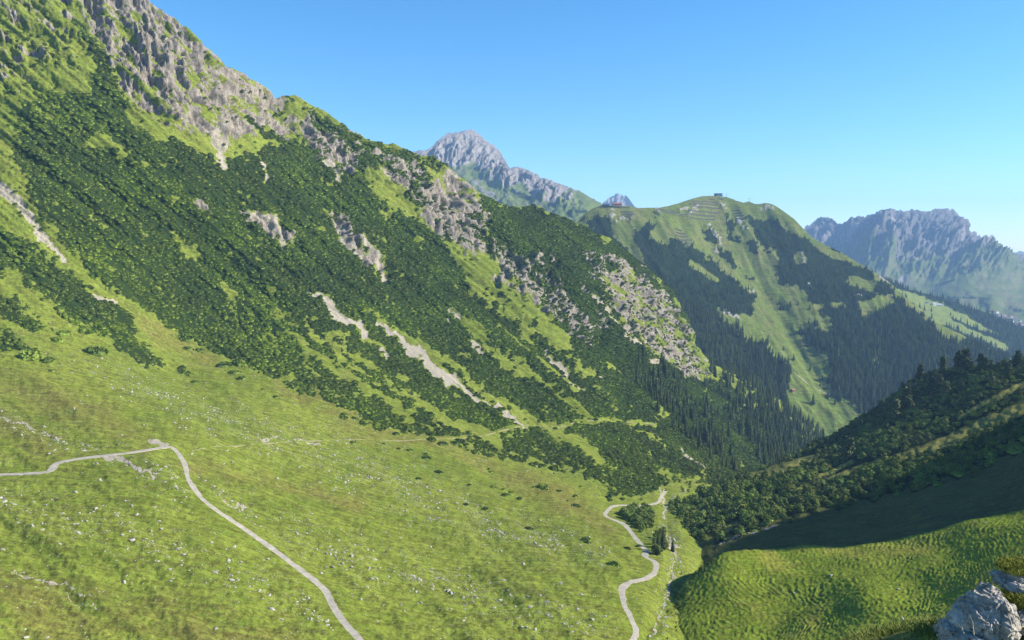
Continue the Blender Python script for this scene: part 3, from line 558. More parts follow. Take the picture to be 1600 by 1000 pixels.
d = (hiE * (26 * (rg - 1.0) + 8 * (rg2 - .9) + 60 * (blocks((px + py * .5) / 16, (py - px * .2) / 14, 3, .5) - .8)) + 16 * fbm(N1, px / 30, py / 16, 4)) * np.clip((1 - E.v[None]) * 4 + .05, 0, 1)
E.displace(d)
rockE = np.clip(hiE * .82 + .12 * sstep(940, 880, px) + .55 * fbm(N2, px / 14, py / 9, 4) * sstep(930, 860, px) + brushes(px, py, [[(830, 280, 5), (880, 290, 5)], [(740, 290, 6), (780, 310, 6)], [(710, 240, 3), (738, 258, 6), (750, 262, 4)]], 1) * .4, 0, 1)
mat_E = terrain('peak_ground', (.08, .12, .03), (.12, .155, .04), (.15, .14, .07), (.02, .04, .015), (.13, .118, .115), (.29, .26, .24), (.42, .37, .34), 5, 0, rockred=(.42, .36, .34))
E.build(mat_E, np.stack([rockE, brushes(px, py, [[(800, 300, 4), (830, 310, 5)], [(890, 330, 4), (930, 335, 4)]], 1) * .7, 0 * px, np.clip(.3 + .5 * fbm(N3, px / 20, py / 12, 3), 0, 1)], -1))

# --- two farther summits
Fs = Sheet('distant_peak', np.arange(925, 1010, 1.0), [(925, 325), (938, 322), (944, 315), (952, 309), (958, 306), (963, 304), (968, 303.5), (972, 304), (974, 307), (977, 305), (980, 307), (984, 312), (988, 318), (992, 323), (1010, 330)], [(925, 345), (1010, 345)], 40,
   Depth([(925, 325, 9000), (968, 303, 9400), (1010, 330, 9000), (925, 345, 8600), (1010, 345, 8600), (968, 330, 8800)]), 5, 60, .8)
px, py = Fs.PX, Fs.PY
Fs.displace((90 * (ridged(N1, px / 14, py / 20, 3) - .6) - 200 * sstep(966, 990, px)) * np.clip((1 - Fs.v[None]) * 6, 0, 1))
Fs.build(mat_E, np.stack([1 + 0 * px, 0 * px, 0 * px, 0 * px], -1))
Is = Sheet('distant_hill', np.arange(1540, 1800, 3.0), [(1540, 400), (1568, 396), (1580, 393), (1590, 394), (1598, 392), (1610, 390), (1700, 380), (1800, 392)], [(1540, 430), (1800, 470)], 20,
   Depth([(1540, 400, 10500), (1600, 392, 11000), (1800, 392, 11000), (1540, 430, 9500), (1800, 470, 9000), (1650, 430, 9600)]), 5, 60, .6)
Is.displace(40 * fbm(N1, Is.PX / 14, Is.PY / 8, 3)); Is.build(mat_G, np.stack([.5 + 0 * Is.PX, .2 + 0 * Is.PX, 0 * Is.PX, 0 * Is.PX], -1))

# --- the ridge off to the right that shades the bowl; its profile follows from where its shadow ends
shad = [(1600, 645, B), (1540, 682, B), (1450, 724, B), (1330, 783, B), (1190, 828, B), (1131, 852, B), (1180, 860, Cs), (1300, 857, Cs), (1400, 843, Cs), (1500, 821, Cs), (1600, 797, Cs)]
pr = []
for sx, sy, sh in shad:
    q = sh.atb(sx, sy); XB = 470 + .1 * (q[1] - 350); t = (XB - q[0]) / SUN[0]; pr.append(q + SUN * t)
pr = sorted(pr, key=lambda q: q[1]); pr = np.array(pr)
ys = pr[:, 1]; 
prof_y = np.r_[[-60, 100, 200, 250], ys, [ys[-1] + 35, ys[-1] + 90]]
prof_z = np.r_[[20, 20, 40, pr[0, 2] - 6], pr[:, 2], [pr[-1, 2] - 60, pr[-1, 2] - 120]]
prof_x = np.r_[[470] * 4, pr[:, 0], [pr[-1, 0] + 10, pr[-1, 0] + 30]]
yy = np.linspace(-60, prof_y[-1], 220); u = np.linspace(-1, 1, 90)
zz = np.interp(yy, prof_y, prof_z); xx = np.interp(yy, prof_y, prof_x)
off = np.sign(u) * np.abs(u) ** 1.15 * 260
V = np.stack([xx[:, None] + off[None] * np.where(off < 0, .62, 1)[None], np.repeat(yy[:, None], 90, 1), zz[:, None] - np.abs(off)[None] * .66], -1)
V[..., 2] += 2.5 * fbm(N1, V[..., 0] / 40, V[..., 1] / 40, 4) * np.clip(np.abs(off) / 30, 0, 1)
idx = np.arange(220 * 90).reshape(220, 90)
Fq = np.stack([idx[:-1, :-1], idx[:-1, 1:], idx[1:, 1:], idx[1:, :-1]], -1).reshape(-1, 4)
tag(new_obj('side_ridge', mesh_np('side_ridge', V.reshape(-1, 3), Fq, [mat_B], True, {'mask': np.tile([.1, .2, 0, .4], (220 * 90, 1))})), kind='structure')

# --- base ground under everything
V = np.array([(x, y, -640) for x in np.linspace(-8800, 8800, 9) for y in np.linspace(-600, 14500, 9)]); idx = np.arange(81).reshape(9, 9)
Fq = np.stack([idx[:-1, :-1], idx[1:, :-1], idx[1:, 1:], idx[:-1, 1:]], -1).reshape(-1, 4)
tag(new_obj('ground', mesh_np('ground', V, Fq, [mat_G], True, {'mask': np.tile([0, .3, 0, .4], (81, 1))})), kind='structure')
# ------------------------------------------------------------------ vegetation and stones: meshes shared by the copies
def frame_tris(pos, d, up, L, W, droop=0.0):
    """kite-shaped sprays: base at pos, tip along d"""
    n = len(pos); side = np.cross(d, up); side /= np.linalg.norm(side, axis=1)[:, None] + 1e-9
    a = pos; b = pos + d * (L * .55)[:, None] + side * (W * .5)[:, None]; c = pos + d * L[:, None] - np.array([0, 0, 1]) * (droop * L)[:, None] if np.ndim(droop) else pos + d * L[:, None] - np.array([0, 0, droop]) * L[:, None]
    e = pos + d * (L * .55)[:, None] - side * (W * .5)[:, None]
    return np.stack([a, b, c, e], 1).reshape(-1, 3), np.arange(4 * n).reshape(n, 4)

def dome(n_th, n_ph, r, h, rr, jit=.12):
    V = []
    for i in range(n_ph + 1):
        for j in range(n_th):
            a = 2 * pi * j / n_th; e = (pi / 2) * i / n_ph; q = 1 + rr.uniform(-jit, jit)
            V.append((cos(a) * cos(e) * r * q, sin(a) * cos(e) * r * q, sin(e) * h * q))
    Fs = [(i * n_th + j, i * n_th + (j + 1) % n_th, (i + 1) * n_th + (j + 1) % n_th, (i + 1) * n_th + j) for i in range(n_ph) for j in range(n_th)]
    return np.array(V), np.array(Fs)

def shrub_mesh(seed, mat, n=150):
    r = np.random.default_rng(seed); V0, F0 = dome(9, 3, .82, .42, r)
    V0[:, 0] *= 1 + .2 * r.random(); lob = r.uniform(0, 6.28, 3)
    a = r.uniform(0, 2 * pi, n); q = np.sqrt(r.random(n)) * (.8 + .22 * np.sin(a * 2 + lob[0]) + .12 * np.sin(3 * a + lob[1]))
    z = .40 * np.sqrt(np.clip(1 - q ** 2, 0, 1)) + .02 + .05 * r.random(n)
    p = np.stack([q * np.cos(a), q * np.sin(a), z - .05], 1)
    out = np.stack([np.cos(a) * q * 1.1, np.sin(a) * q * 1.1, .55 + 0 * q], 1); out /= np.linalg.norm(out, axis=1)[:, None]
    d = out * .5 + np.array([0, 0, .6]) + r.normal(0, .35, (n, 3)); d /= np.linalg.norm(d, axis=1)[:, None]
    up = out + r.normal(0, .25, (n, 3)); L = r.uniform(.18, .34, n); W = L * r.uniform(.6, .9, n)
    V1, F1 = frame_tris(p, d, up, L, W)
    V2, F2 = frame_tris(p + np.array([0, 0, .02]), np.cross(up, d) * .7 + d * .5, up, L, W)
    V = np.concatenate([V0, V1, V2]); Fq = np.concatenate([F0, F1 + len(V0), F2 + len(V0) + len(V1)])
    return mesh_np('dwarf_pine', V, Fq, [mat], False)

def spruce_mesh(seed, mat, tiers=11, sect=10, rad=.16):
    r = np.random.default_rng(seed); P_, D_, U_, L_, W_ = [], [], [], [], []
    for i in range(tiers):
        h = .07 + .88 * (i / (tiers - 1)) ** .93; rr = rad * (1.03 - h) ** .8 * r.uniform(.85, 1.12); k = max(4, int(sect * (1.1 - h * .7)))
        for j in range(k):
            a = 2 * pi * (j + r.random()) / k; L = rr * r.uniform(.75, 1.2) + .012
            P_.append((0, 0, h + r.uniform(-.02, .02))); D_.append((cos(a), sin(a), -.35 + .75 * h ** 3)); U_.append((.9 * cos(a), .9 * sin(a), .8)); L_.append(L); W_.append(L * .75 + .02)
    P_, D_, U_ = map(np.array, (P_, D_, U_)); D_ = D_ / np.linalg.norm(D_, axis=1)[:, None]; L_ = np.array(L_); W_ = np.array(W_)
    V1, F1 = frame_tris(P_, D_, U_, L_, W_, .12)
    V2, F2 = frame_tris(P_, D_, np.cross(D_, U_), L_, L_ * .35, .1)
    n = 7; V0 = []; F0 = []
    for i, (h, q) in enumerate([(.03, .55), (.3, .5), (.6, .3), (1.0, .02)]):
        for j in range(n): a = 2 * pi * j / n; V0.append((rad * q * cos(a), rad * q * sin(a), h))
    F0 = [(i * n + j, i * n + (j + 1) % n, (i + 1) * n + (j + 1) % n, (i + 1) * n + j) for i in range(3) for j in range(n)]
    V = np.concatenate([np.array(V0), V1, V2]); Fq = np.concatenate([np.array(F0), F1 + len(V0), F2 + len(V0) + len(V1)])
    return mesh_np('crown', V, Fq, [mat], False)

def crown_mesh(seed, mat, w=.38, h0=.18, blobs=16, per=46, leaf=.05, shape=1.0, cone=False):
    """leaf clusters spread through the crown of a round-headed tree, height 1"""
    r = np.random.default_rng(seed); P_, D_, U_ = [], [], []
    for b in range(blobs):
        e = r.random(); z = h0 + (1 - h0) * (.12 + .8 * e); lim = w * (np.sin(pi * min(1, (.12 + e * .88)) ** shape) ** .6 if shape < 3 else 1)
        if cone: lim = w * (1.04 - e) ** .55
        a = r.uniform(0, 2 * pi); q = lim * r.uniform(.25, .8); c = np.array([q * cos(a), q * sin(a), z]); br = r.uniform(.10, .17) * (w / .38 * .5 + .5)
        g = r.normal(0, 1, (per, 3)); g /= np.linalg.norm(g, axis=1)[:, None]; g[:, 2] = np.abs(g[:, 2]) * .9 - .25
        P_.append(c + g * br * r.uniform(.75, 1.05, (per, 1))); t_ = np.cross(g, r.normal(0, 1, (per, 3))); t_ /= np.linalg.norm(t_, axis=1)[:, None] + 1e-9; D_.append(t_ + .25 * g + r.normal(0, .15, (per, 3))); U_.append(g + .35 * c / (np.linalg.norm(c[:2]) + .1) * np.array([1, 1, .3]))
    P_ = np.concatenate(P_); U_ = np.concatenate(U_); D_ = np.concatenate(D_); D_ /= np.linalg.norm(D_, axis=1)[:, None]; n = len(P_)
    L = r.uniform(.7, 1.5, n) * leaf
    V1, F1 = frame_tris(P_, D_, U_ + r.normal(0, .2, (n, 3)), L, L * .9)
    return mesh_np('crown', V1, F1, [mat], False)

def trunk_mesh(seed, mat, r0=.022, h=.8, limbs=5):
    rr = random.Random(seed); m = MB()
    m.tube([(0, 0, -.06), (.01, 0, h * .4), (.0, .01, h)], [r0, r0 * .75, r0 * .2], 6)
    for i in range(limbs):
        z = h * rr.uniform(.25, .8); a = rr.uniform(0, 6.28); L = rr.uniform(.12, .22)
        m.tube([(0, 0, z), (cos(a) * L * .6, sin(a) * L * .6, z + L * .35), (cos(a) * L, sin(a) * L, z + L * .8)], [r0 * .45, r0 * .3, r0 * .1], 4)
    me = bpy.data.meshes.new('trunk'); me.from_pydata(m.v, [], m.f); me.materials.append(mat); me.update(); return me

def rock_np(seed, sub=2, planes=12, rough=.06, flat=(1, 1, .6)):
    import bmesh
    bm = bmesh.new(); bmesh.ops.create_icosphere(bm, subdivisions=sub, radius=1)
    V = np.array([v.co[:] for v in bm.verts]); Fs = np.array([[v.index for v in f.verts] for f in bm.faces]); bm.free()
    r = np.random.default_rng(seed); n = r.normal(0, 1, (planes, 3)); n /= np.linalg.norm(n, axis=1)[:, None]; dd = r.uniform(.55, .85, planes)
    for k in range(planes):
        s = V @ n[k]; V = V - np.clip(s - dd[k], 0, None)[:, None] * n[k]
    V = V * (1 + rough * fbm(N1, V[:, 0] * 2.3 + V[:, 2] * 1.7 + seed, V[:, 1] * 2.3 - V[:, 2] * 1.1, 4))[:, None]
    return V * np.array(flat), Fs

m_scrub = foliage('dwarf_pine_needles', (.046, .080, .018), (.168, .215, .042), .5)
m_spruce = foliage('spruce_needles', (.018, .034, .012), (.080, .104, .032), .3)
m_spruce_far = m_spruce
m_stone = foliage('stone_pine_needles', (.035, .055, .022), (.10, .125, .045), .5)
m_alder = foliage('alder_leaves', (.045, .070, .016), (.17, .205, .045), .5)
m_lush = foliage('green_alder_leaves', (.06, .10, .02), (.19, .26, .05), .5)
m_bark = plain('bark', (.10, .075, .055), .95, .3, 6)
for m_, k_ in ((m_scrub, .9), (m_alder, .6), (m_stone, .4), (m_spruce, .5), (m_lush, .4)):
    t_ = m_.node_tree; b_ = t_.nodes['Principled BSDF']; src = b_.inputs['Base Color'].links[0].from_socket
    g_ = t_.nodes.new('ShaderNodeNewGeometry'); n_ = t_.nodes.new('ShaderNodeTexNoise'); n_.inputs['Scale'].default_value = .016; n_.inputs['Detail'].default_value = 4; t_.links.new(g_.outputs['Position'], n_.inputs['Vector'])
    r_ = t_.nodes.new('ShaderNodeMapRange'); t_.links.new(n_.outputs[0], r_.inputs[0]); r_.inputs[1].default_value = .4; r_.inputs[2].default_value = .62; r_.inputs[3].default_value = 0; r_.inputs[4].default_value = k_
    x_ = t_.nodes.new('ShaderNodeMix'); x_.data_type = 'RGBA'; x_.blend_type = 'MULTIPLY'; x_.inputs[7].default_value = (1.75, 1.75, 1.15, 1)
    t_.links.new(r_.outputs[0], x_.inputs[0]); t_.links.new(src, x_.inputs[6]); t_.links.new(x_.outputs[2], b_.inputs['Base Color'])
def stone_mat(name, a, b, sc):
    m = NT(name); v = m.vec(); n = m.noise(sc, 6, v, .7); n2 = m.noise(sc * 4, 4, v, .7)
    c = m.mix(m.rng(n, .35, .65), a, b); c = m.mix(m.rng(n2, .55, .75, 0, .5), c, tuple(x * .35 for x in a))
    m.color(c); m.bump(n2, .5, .3 / sc); return m.m
m_boulder = stone_mat('limestone', (.26, .24, .205), (.44, .41, .36), 1.5)

SHR = [shrub_mesh(11 + i, m_scrub) for i in range(3)]
SPR = [spruce_mesh(31 + i, m_spruce, rad=q) for i, q in enumerate((.15, .18, .13))]
STP = [crown_mesh(51 + i, m_stone, w=.24, h0=-.08, blobs=30, per=40, leaf=.07, cone=True) for i in range(3)]
ALD = [crown_mesh(61 + i, m_alder, w=.52, h0=-.05, blobs=20, per=40, leaf=.085) for i in range(3)]
LSH = [crown_mesh(71 + i, m_lush, w=.55, h0=-.05, blobs=18, per=40, leaf=.085) for i in range(2)]
TRK = [trunk_mesh(81 + i, m_bark) for i in range(2)]
BLD = [mesh_np('boulder', *rock_np(91 + i, 2, 12, .1, (1, .8, .62)), [m_boulder], False) for i in range(4)]

def tilt(nrm, rz, k):
    """euler that leans the local z towards the slope's normal by k, with spin rz"""
    n = nrm * k + np.array([0, 0, 1 - k]); n /= np.linalg.norm(n, axis=-1, keepdims=True)
    c, s = np.cos(-rz), np.sin(-rz); nx = c * n[..., 0] - s * n[..., 1]; ny = s * n[..., 0] + c * n[..., 1]
    rx = -np.arcsin(np.clip(ny, -1, 1)); ry = np.arctan2(nx, n[..., 2])
    return np.stack([rx, ry, rz], -1)

def stuff_instances(name, pos, rot, scl, kind, protos):
    """one object that draws all the small far ones, by instancing the visible originals' meshes"""
    me = bpy.data.meshes.new(name); me.vertices.add(len(pos)); me.vertices.foreach_set('co', np.asarray(pos, np.float32).ravel())
    for nm, tp, a, key in (('rot', 'FLOAT_VECTOR', rot, 'vector'), ('scl', 'FLOAT_VECTOR', scl, 'vector'), ('pick', 'INT', kind, 'value')):
        at = me.attributes.new(nm, tp, 'POINT'); at.data.foreach_set(key, np.asarray(a, np.int32 if tp == 'INT' else np.float32).ravel())
    me.update(); o = new_obj(name, me); tag(o, kind='stuff')
    g = bpy.data.node_groups.new(name, 'GeometryNodeTree'); g.interface.new_socket('Geometry', in_out='INPUT', socket_type='NodeSocketGeometry'); g.interface.new_socket('Geometry', in_out='OUTPUT', socket_type='NodeSocketGeometry')
    gi = g.nodes.new('NodeGroupInput'); go = g.nodes.new('NodeGroupOutput'); ip = g.nodes.new('GeometryNodeInstanceOnPoints'); jn = g.nodes.new('GeometryNodeGeometryToInstance'); 
    L = g.links.new
    for p in protos[::-1]:
        oi = g.nodes.new('GeometryNodeObjectInfo'); oi.inputs['Object'].default_value = p; oi.transform_space = 'ORIGINAL'; oi.inputs['As Instance'].default_value = True
        L(oi.outputs['Geometry'], jn.inputs[0])
    g.nodes.remove(jn)
    jn = g.nodes.new('GeometryNodeJoinGeometry')
    for n_ in [n for n in g.nodes if n.bl_idname == 'GeometryNodeObjectInfo']: L(n_.outputs['Geometry'], jn.inputs[0])
    def att(nm, tp):
        a = g.nodes.new('GeometryNodeInputNamedAttribute'); a.data_type = tp; a.inputs['Name'].default_value = nm; return a.outputs[0]
    L(gi.outputs[0], ip.inputs['Points']); L(jn.outputs[0], ip.inputs['Instance']); ip.inputs['Pick Instance'].default_value = True
    L(att('pick', 'INT'), ip.inputs['Instance Index']); L(att('rot', 'FLOAT_VECTOR'), ip.inputs['Rotation']); L(att('scl', 'FLOAT_VECTOR'), ip.inputs['Scale'])
    L(ip.outputs[0], go.inputs[0]); md = o.modifiers.new('instances', 'NODES'); md.node_group = g
    return o

def place(name, me, p, rot, s, label, cat, group, trunk=None):
    """a plant or stone of its own; with a trunk mesh it becomes a thing with two parts"""
    if trunk is None: o = new_obj(name, me)
    else:
        o = bpy.data.objects.new(name, None); C.objects.link(o)
        new_obj('crown', me, o); new_obj('trunk', trunk, o)
    o.location = tuple(map(float, p)); o.rotation_euler = tuple(map(float, rot)); o.scale = tuple(map(float, s)) if hasattr(s, '__len__') else (float(s),) * 3
    return tag(o, label, cat, group)

# ---- draped ribbons: tracks, paths, the stream
def smooth_line(pts, n=8):
    pts = np.array(pts, float); k = len(pts); out = []
    for i in range(k - 1):
        p0, p1, p2, p3 = pts[max(i - 1, 0)], pts[i], pts[i + 1], pts[min(i + 2, k - 1)]
        for t in np.linspace(0, 1, n, endpoint=False):
            out.append(.5 * ((2 * p1) + (-p0 + p2) * t + (2 * p0 - 5 * p1 + 4 * p2 - p3) * t * t + (-p0 + 3 * p1 - 3 * p2 + p3) * t ** 3))
    out.append(pts[-1]); return np.array(out)
def ribbon(name, sh, pts, width, mat, lift=.14, n=8, jit=0.0, thick=.35):
    q = smooth_line([p[:2] for p in pts], n); c = sh.at(q[:, 0], q[:, 1]); dirv = np.gradient(c, axis=0); dirv[:, 2] = 0
    dirv /= np.linalg.norm(dirv, axis=1)[:, None] + 1e-9; sd = np.stack([dirv[:, 1], -dirv[:, 0], 0 * dirv[:, 0]], 1)
    t = np.arange(len(q)); wv = width * (1 + jit * fbm(N2, t / 5., 0 * t, 3)); rows = []
    for k in np.linspace(-1, 1, 5):
        tgt = c + sd * (wv * .5 * k + ((.13 * width) * fbm(N3, t * .9 + 40 * k, 0 * t, 3) if abs(k) == 1 else 0))[:, None]
        x, y = proj(tgt); p = sh.at(x, y)
        for _ in range(4):                                  # walk on the surface until it lies under the target
            e = tgt - p; e[:, 2] = 0; x2, y2 = proj(p + e); x1, y1 = proj(p); x = x + (x2 - x1); y = y + (y2 - y1) * .6; p = sh.at(x, y)
        p[:, :2] = tgt[:, :2]; rows.append(p)
    Rr = np.stack(rows, 1); zc = Rr[:, :, 2].mean(1, keepdims=True); Rr[:, :, 2] = Rr[:, :, 2] * .35 + zc * .65
    kern = np.ones(5) / 5; 
    for k in range(5): z = np.pad(Rr[:, k, 2], 2, mode='edge'); Rr[:, k, 2] = np.convolve(z, kern, 'valid')
    Rr[:, :, 2] += lift
    lo = Rr.copy(); lo[:, 0, 2] -= thick * 2; lo[:, -1, 2] -= thick * 2
    V = np.concatenate([lo[:, :1], Rr, lo[:, -1:]], 1); nc, nr = V.shape[:2]; idx = np.arange(nc * nr).reshape(nc, nr)
    Fq = np.stack([idx[:-1, :-1], idx[1:, :-1], idx[1:, 1:], idx[:-1, 1:]], -1).reshape(-1, 4)
    return tag(new_obj(name, mesh_np(name, V.reshape(-1, 3), Fq, [mat], False)), kind='structure')
def gravel(name, a, b):
    m = NT(name); v = m.vec(); n1 = m.noise(.4, 6, v, .7); n2 = m.noise(4, 3, v); m.color(m.mix(m.rng(m.math('ADD', m.math('MULTIPLY', n1, .6), m.math('MULTIPLY', n2, .4)), .35, .65), a, b)); m.bump(n2, .4, .1); return m.m
m_road = gravel('gravel_road', (.24, .215, .175), (.42, .38, .315)); m_trail = gravel('earth_trail', (.20, .185, .09), (.30, .27, .15))
ribbon('track', A, ROADA, 3.1, m_road, jit=.25); ribbon('track', A, ROADB, 3.0, m_road, jit=.3)
ribbon('footpath', A, TRAIL, .95, m_trail, .1, jit=.6)
STREAM = [(1012, 1010), (1022, 985), (1030, 960), (1048, 930), (1050, 905), (1062, 885), (1060, 862), (1052, 848), (1040, 836), (1036, 812), (1042, 790), (1050, 778), (1070, 768)]
m_water = plain('stream_water', (.30, .34, .36), .25, .3, 1.5); ribbon('stream', A, STREAM, 1.1, m_water, -.2, jit=.8)
m_joint = plain('drain_iron', (.10, .095, .09), .7)

# ---- dwarf pine on the left slope
rg_ = np.random.default_rng(5)
n = 38000
pos, qx, qy = A.scatter(n, A.shrubf ** 1.5 * (1 - .75 * np.clip(A.rockm * 1.2, 0, 1)) + .06 * np.clip(A.rockm, 0, 1) * sstep(.0, .5, fbm(N2, fl[:1, :1] * 0 + A.PX / 14, A.PY / 11, 3)) + .10 * A.up * (1 - A.rockm) * sstep(.1, .6, fbm(N1, fl[:1, :1] * 0 + A.PX / 12, A.PY / 12, 3)) + .22 * np.clip(A.rockm, 0, 1) * sstep(740, 800, A.PX) + .012 * np.clip(poly(A.PX, A.PY, [(420, 590), (640, 680), (960, 780), (930, 840), (700, 760), (520, 680)], 40), 0, 1), rg_)
nr = A.atb(qx, qy); c_, r_ = A._fr(qx, qy); nrm = A._bil(A.N, c_, r_)
s = rg_.uniform(1.05, 2.5, n) * (.75 + .35 * np.clip(pos[:, 1] / 900, .5, 1.5)) 
keep = np.ones(n, bool)
rz = rg_.uniform(0, 6.28, n); rot = tilt(nrm, rz, .55); k3 = rg_.integers(0, 3, n)
scl = np.stack([s, s * rg_.uniform(.8, 1.1, n), s * rg_.uniform(.95, 1.5, n)], 1); pos[:, 2] -= .1 * s
big = s / pos[:, 1]; big[(qx < 5) | (qx > 1595) | (qy < 5) | (qy > 995)] = 0
HAND = [(148, 553, 17, 'egg-shaped dwarf pine standing alone below the long scrub tongue'), (44, 560, 18, 'round dwarf pine at the end of the lower left scrub patch'), (88, 533, 11, 'small round dwarf pine above the lone egg-shaped one'), (99, 524, 10, 'small dwarf pine touching another at the left meadow'),
 (75, 567, 11, 'low flat dwarf pine right of the round one near the left edge'), (304, 597, 6, 'tiny dwarf pine off the tip of the long scrub tongue'), (290, 531, 15, 'oval dwarf pine beside the stony gully'), (264, 514, 11, 'dwarf pine at the upper end of the stony gully'), (350, 572, 12, 'dwarf pine below the scrub edge, beside a pair of small ones'),
 (375, 569, 14, 'wide dwarf pine below the scrub edge'), (366, 583, 9, 'small dwarf pine under the wide one at the scrub edge'), (378, 592, 8, 'smaller dwarf pine, lowest of a loose group at the scrub edge'), (310, 550, 9, 'small dwarf pine between two oval ones'), (292, 547, 8, 'little dwarf pine left of the loose group'),
 (958, 886, 10, 'dark round bush alone on the meadow above the winding track'), (915, 845, 9, 'dark bush beside pale stones above the track'), (917, 850, 6, 'small low bush just below a dark bush above the track'), (899, 792, 7, 'small bush on the meadow left of the track hairpin'), (848, 765, 12, 'broad dark bush on the meadow below the scrub'),
 (826, 824, 7, 'small bush in the middle of the stony meadow'), (998, 854, 6, 'little bush on the outer side of the track bend'), (980, 858, 6, 'low bush left of the track bend'), (873, 770, 6, 'small bush right of the broad dark bush'), (812, 777, 6, 'small dark bush left of the broad dark bush'),
 (833, 727, 9, 'dark bush, left one of a row under the scrub belt'), (866, 732, 11, 'largest bush of a row under the scrub belt'), (880, 736, 6, 'last small bush of a row under the scrub belt'), (690, 697, 9, 'low bush just under the grass footpath'), (673, 690, 9, 'round bush above the grass footpath bend'), (640, 703, 6, 'small dark bush alone below the footpath'),
 (758, 795, 7, 'bush beside a white stone on the meadow'), (685, 738, 7, 'low bush below the footpath scrub'), (665, 716, 8, 'bush with a shadow below the footpath'), (770, 760, 6, 'tiny bush on the open yellow meadow'), (790, 772, 7, 'small bush right of a tiny one on the yellow meadow'), (1013, 700 - 0, 8, 'bush in the scrub under the cliff trail')]
HAND = HAND[:-1]
for i, (hx, hy, hr, lab) in enumerate(HAND):
    p = A.at(hx, hy); sr = hr * p[1] / F / .92; p[2] -= .1 * sr
    c1, r1 = A._fr(hx, hy); nn = A._bil(A.N, c1, r1)
    place('dwarf_pine', SHR[i % 3], p, tilt(nn, np.float64(i * 1.3), .4), (sr, sr * .85, sr * .95), lab, 'shrub', 'dwarf pines on the left slope')
order = np.argsort(-big); ind = order[:300 - len(HAND)]
for i in ind:
    x_, y_ = qx[i], qy[i]
    if y_ > 600 and x_ > 640: lab = 'dark green dwarf pine in the loose scrub around the footpath'
    elif x_ < 300 and y_ > 330: lab = 'dark green dwarf pine in the scrub tongue at the left edge'
    else: lab = 'dark green dwarf pine at the lower border of the big scrub slope'
    place('dwarf_pine', SHR[k3[i]], pos[i], rot[i], scl[i], lab, 'shrub', 'dwarf pines on the left slope')
rest = order[300 - len(HAND):]
pro = [[o for o in C.objects if o.data == m][0] for m in SHR]
stuff_instances('dwarf_pine_scrub', pos[rest], rot[rest], scl[rest], k3[rest], pro)

# ---- spruces: on the slope's end, across the valley, on the far belts
spec = []
TA = [[(985, 560), (1025, 575), (1060, 600), (1110, 650), (1140, 700), (1150, 738), (1110, 715), (1060, 680), (1020, 640), (990, 600)], [(1105, 568), (1160, 590), (1290, 660), (1285, 700), (1210, 760), (1170, 700), (1130, 640), (1100, 600)]]
m1 = poly(A.PX, A.PY, TA[0], 8); m2 = poly(A.PX, A.PY, TA[1], 8)
def grab(sh, n, wgt, hlo, hhi, hf=None):
    p, x_, y_ = sh.scatter(n, wgt, rg_); h = rg_.uniform(hlo, hhi, n)
    if hf is not None: h = h * hf(x_, y_)
    return p, x_, y_, h
g1 = grab(A, 170, m1, 11, 25); g2 = grab(A, 620, m2, 11, 26)
gd = grab(D, 8500, D.forest ** 1.4 + .004, 9, 25, lambda x, y: np.interp(y, [340, 430, 500, 600], [.35, .45, .8, 1.05])); gh = grab(H, 2600, H.forest ** 2, 16, 26)
gx = [np.concatenate(t) for t in zip(g1, g2, gd, gh)]
src = np.r_[np.zeros(170), np.zeros(620), np.ones(8500), np.full(2600, 2)].astype(int)
SING = [(1268, 634, 16, 'dark spruce standing alone in the middle of the bright valley meadow'), (1303, 634, 9, 'small spruce alone at the right of the bright valley meadow'), (1231, 610, 7, 'small dark tree above the hut on the valley meadow'), (1240, 563, 10, 'dark bushy tree alone on the upper valley meadow'), (1224, 548, 7, 'small dark tree at the forest corner above the meadow'),
 (1287, 590, 9, 'slim spruce at the left end of the tree tongue on the meadow'), (1284, 599, 7, 'lowest small spruce of the tree tongue on the meadow'), (1294, 622, 12, 'broad spruce at the lower forest edge by the meadow'), (1300, 618, 13, 'tall spruce next to the broad one at the meadow edge'), (1330, 634, 12, 'bushy tree at the foot of the meadow beside the dark hill')]
p, x_, y_, h = gx; rz = rg_.uniform(0, 6.28, len(h)); rot = np.stack([rg_.normal(0, .02, len(h)), rg_.normal(0, .02, len(h)), rz], 1); k3 = rg_.integers(0, 3, len(h)); wsc = rg_.uniform(.9, 1.5, len(h))
scl = np.stack([h * wsc, h * wsc, h], 1); p[:, 2] -= .3
big = h / p[:, 1]; big[(x_ < 5) | (x_ > 1595)] = 0
# hidden behind the right hill or the left slope's end: not among the individuals
bt_ = np.interp(x_, [q[0] for q in B_top], [q[1] for q in B_top]); at_ = np.interp(x_, [q[0] for q in A_top], [q[1] for q in A_top])
big[(x_ > 1020) & (y_ > bt_)] = 0; big[(src > 0) & (x_ < 1300) & (y_ > at_ + 3)] = 0
order = np.argsort(-big); ns = 300 - len(SING)
for i, (sx, sy, hp, lab) in enumerate(SING):
    q = D.at(sx, sy); hh = hp * q[1] / F * 1.15; place('spruce_tree', SPR[i % 3], q, (0, 0, i), (hh * 1.3, hh * 1.3, hh), lab, 'tree', 'spruces of the valley')
for i in order[:ns]:
    lab = 'spruce in the forest climbing the end of the left slope' if src[i] == 0 else 'spruce in the blue-green forest across the valley'
    place('spruce_tree', SPR[k3[i]], p[i], rot[i], scl[i], lab, 'tree', 'spruces of the valley', TRK[i % 2] if i == -1 else None)
pro = [[o for o in C.objects if o.data == m][0] for m in SPR]
rest = order[ns:]; stuff_instances('spruce_forest', p[rest], rot[rest], scl[rest], k3[rest], pro)

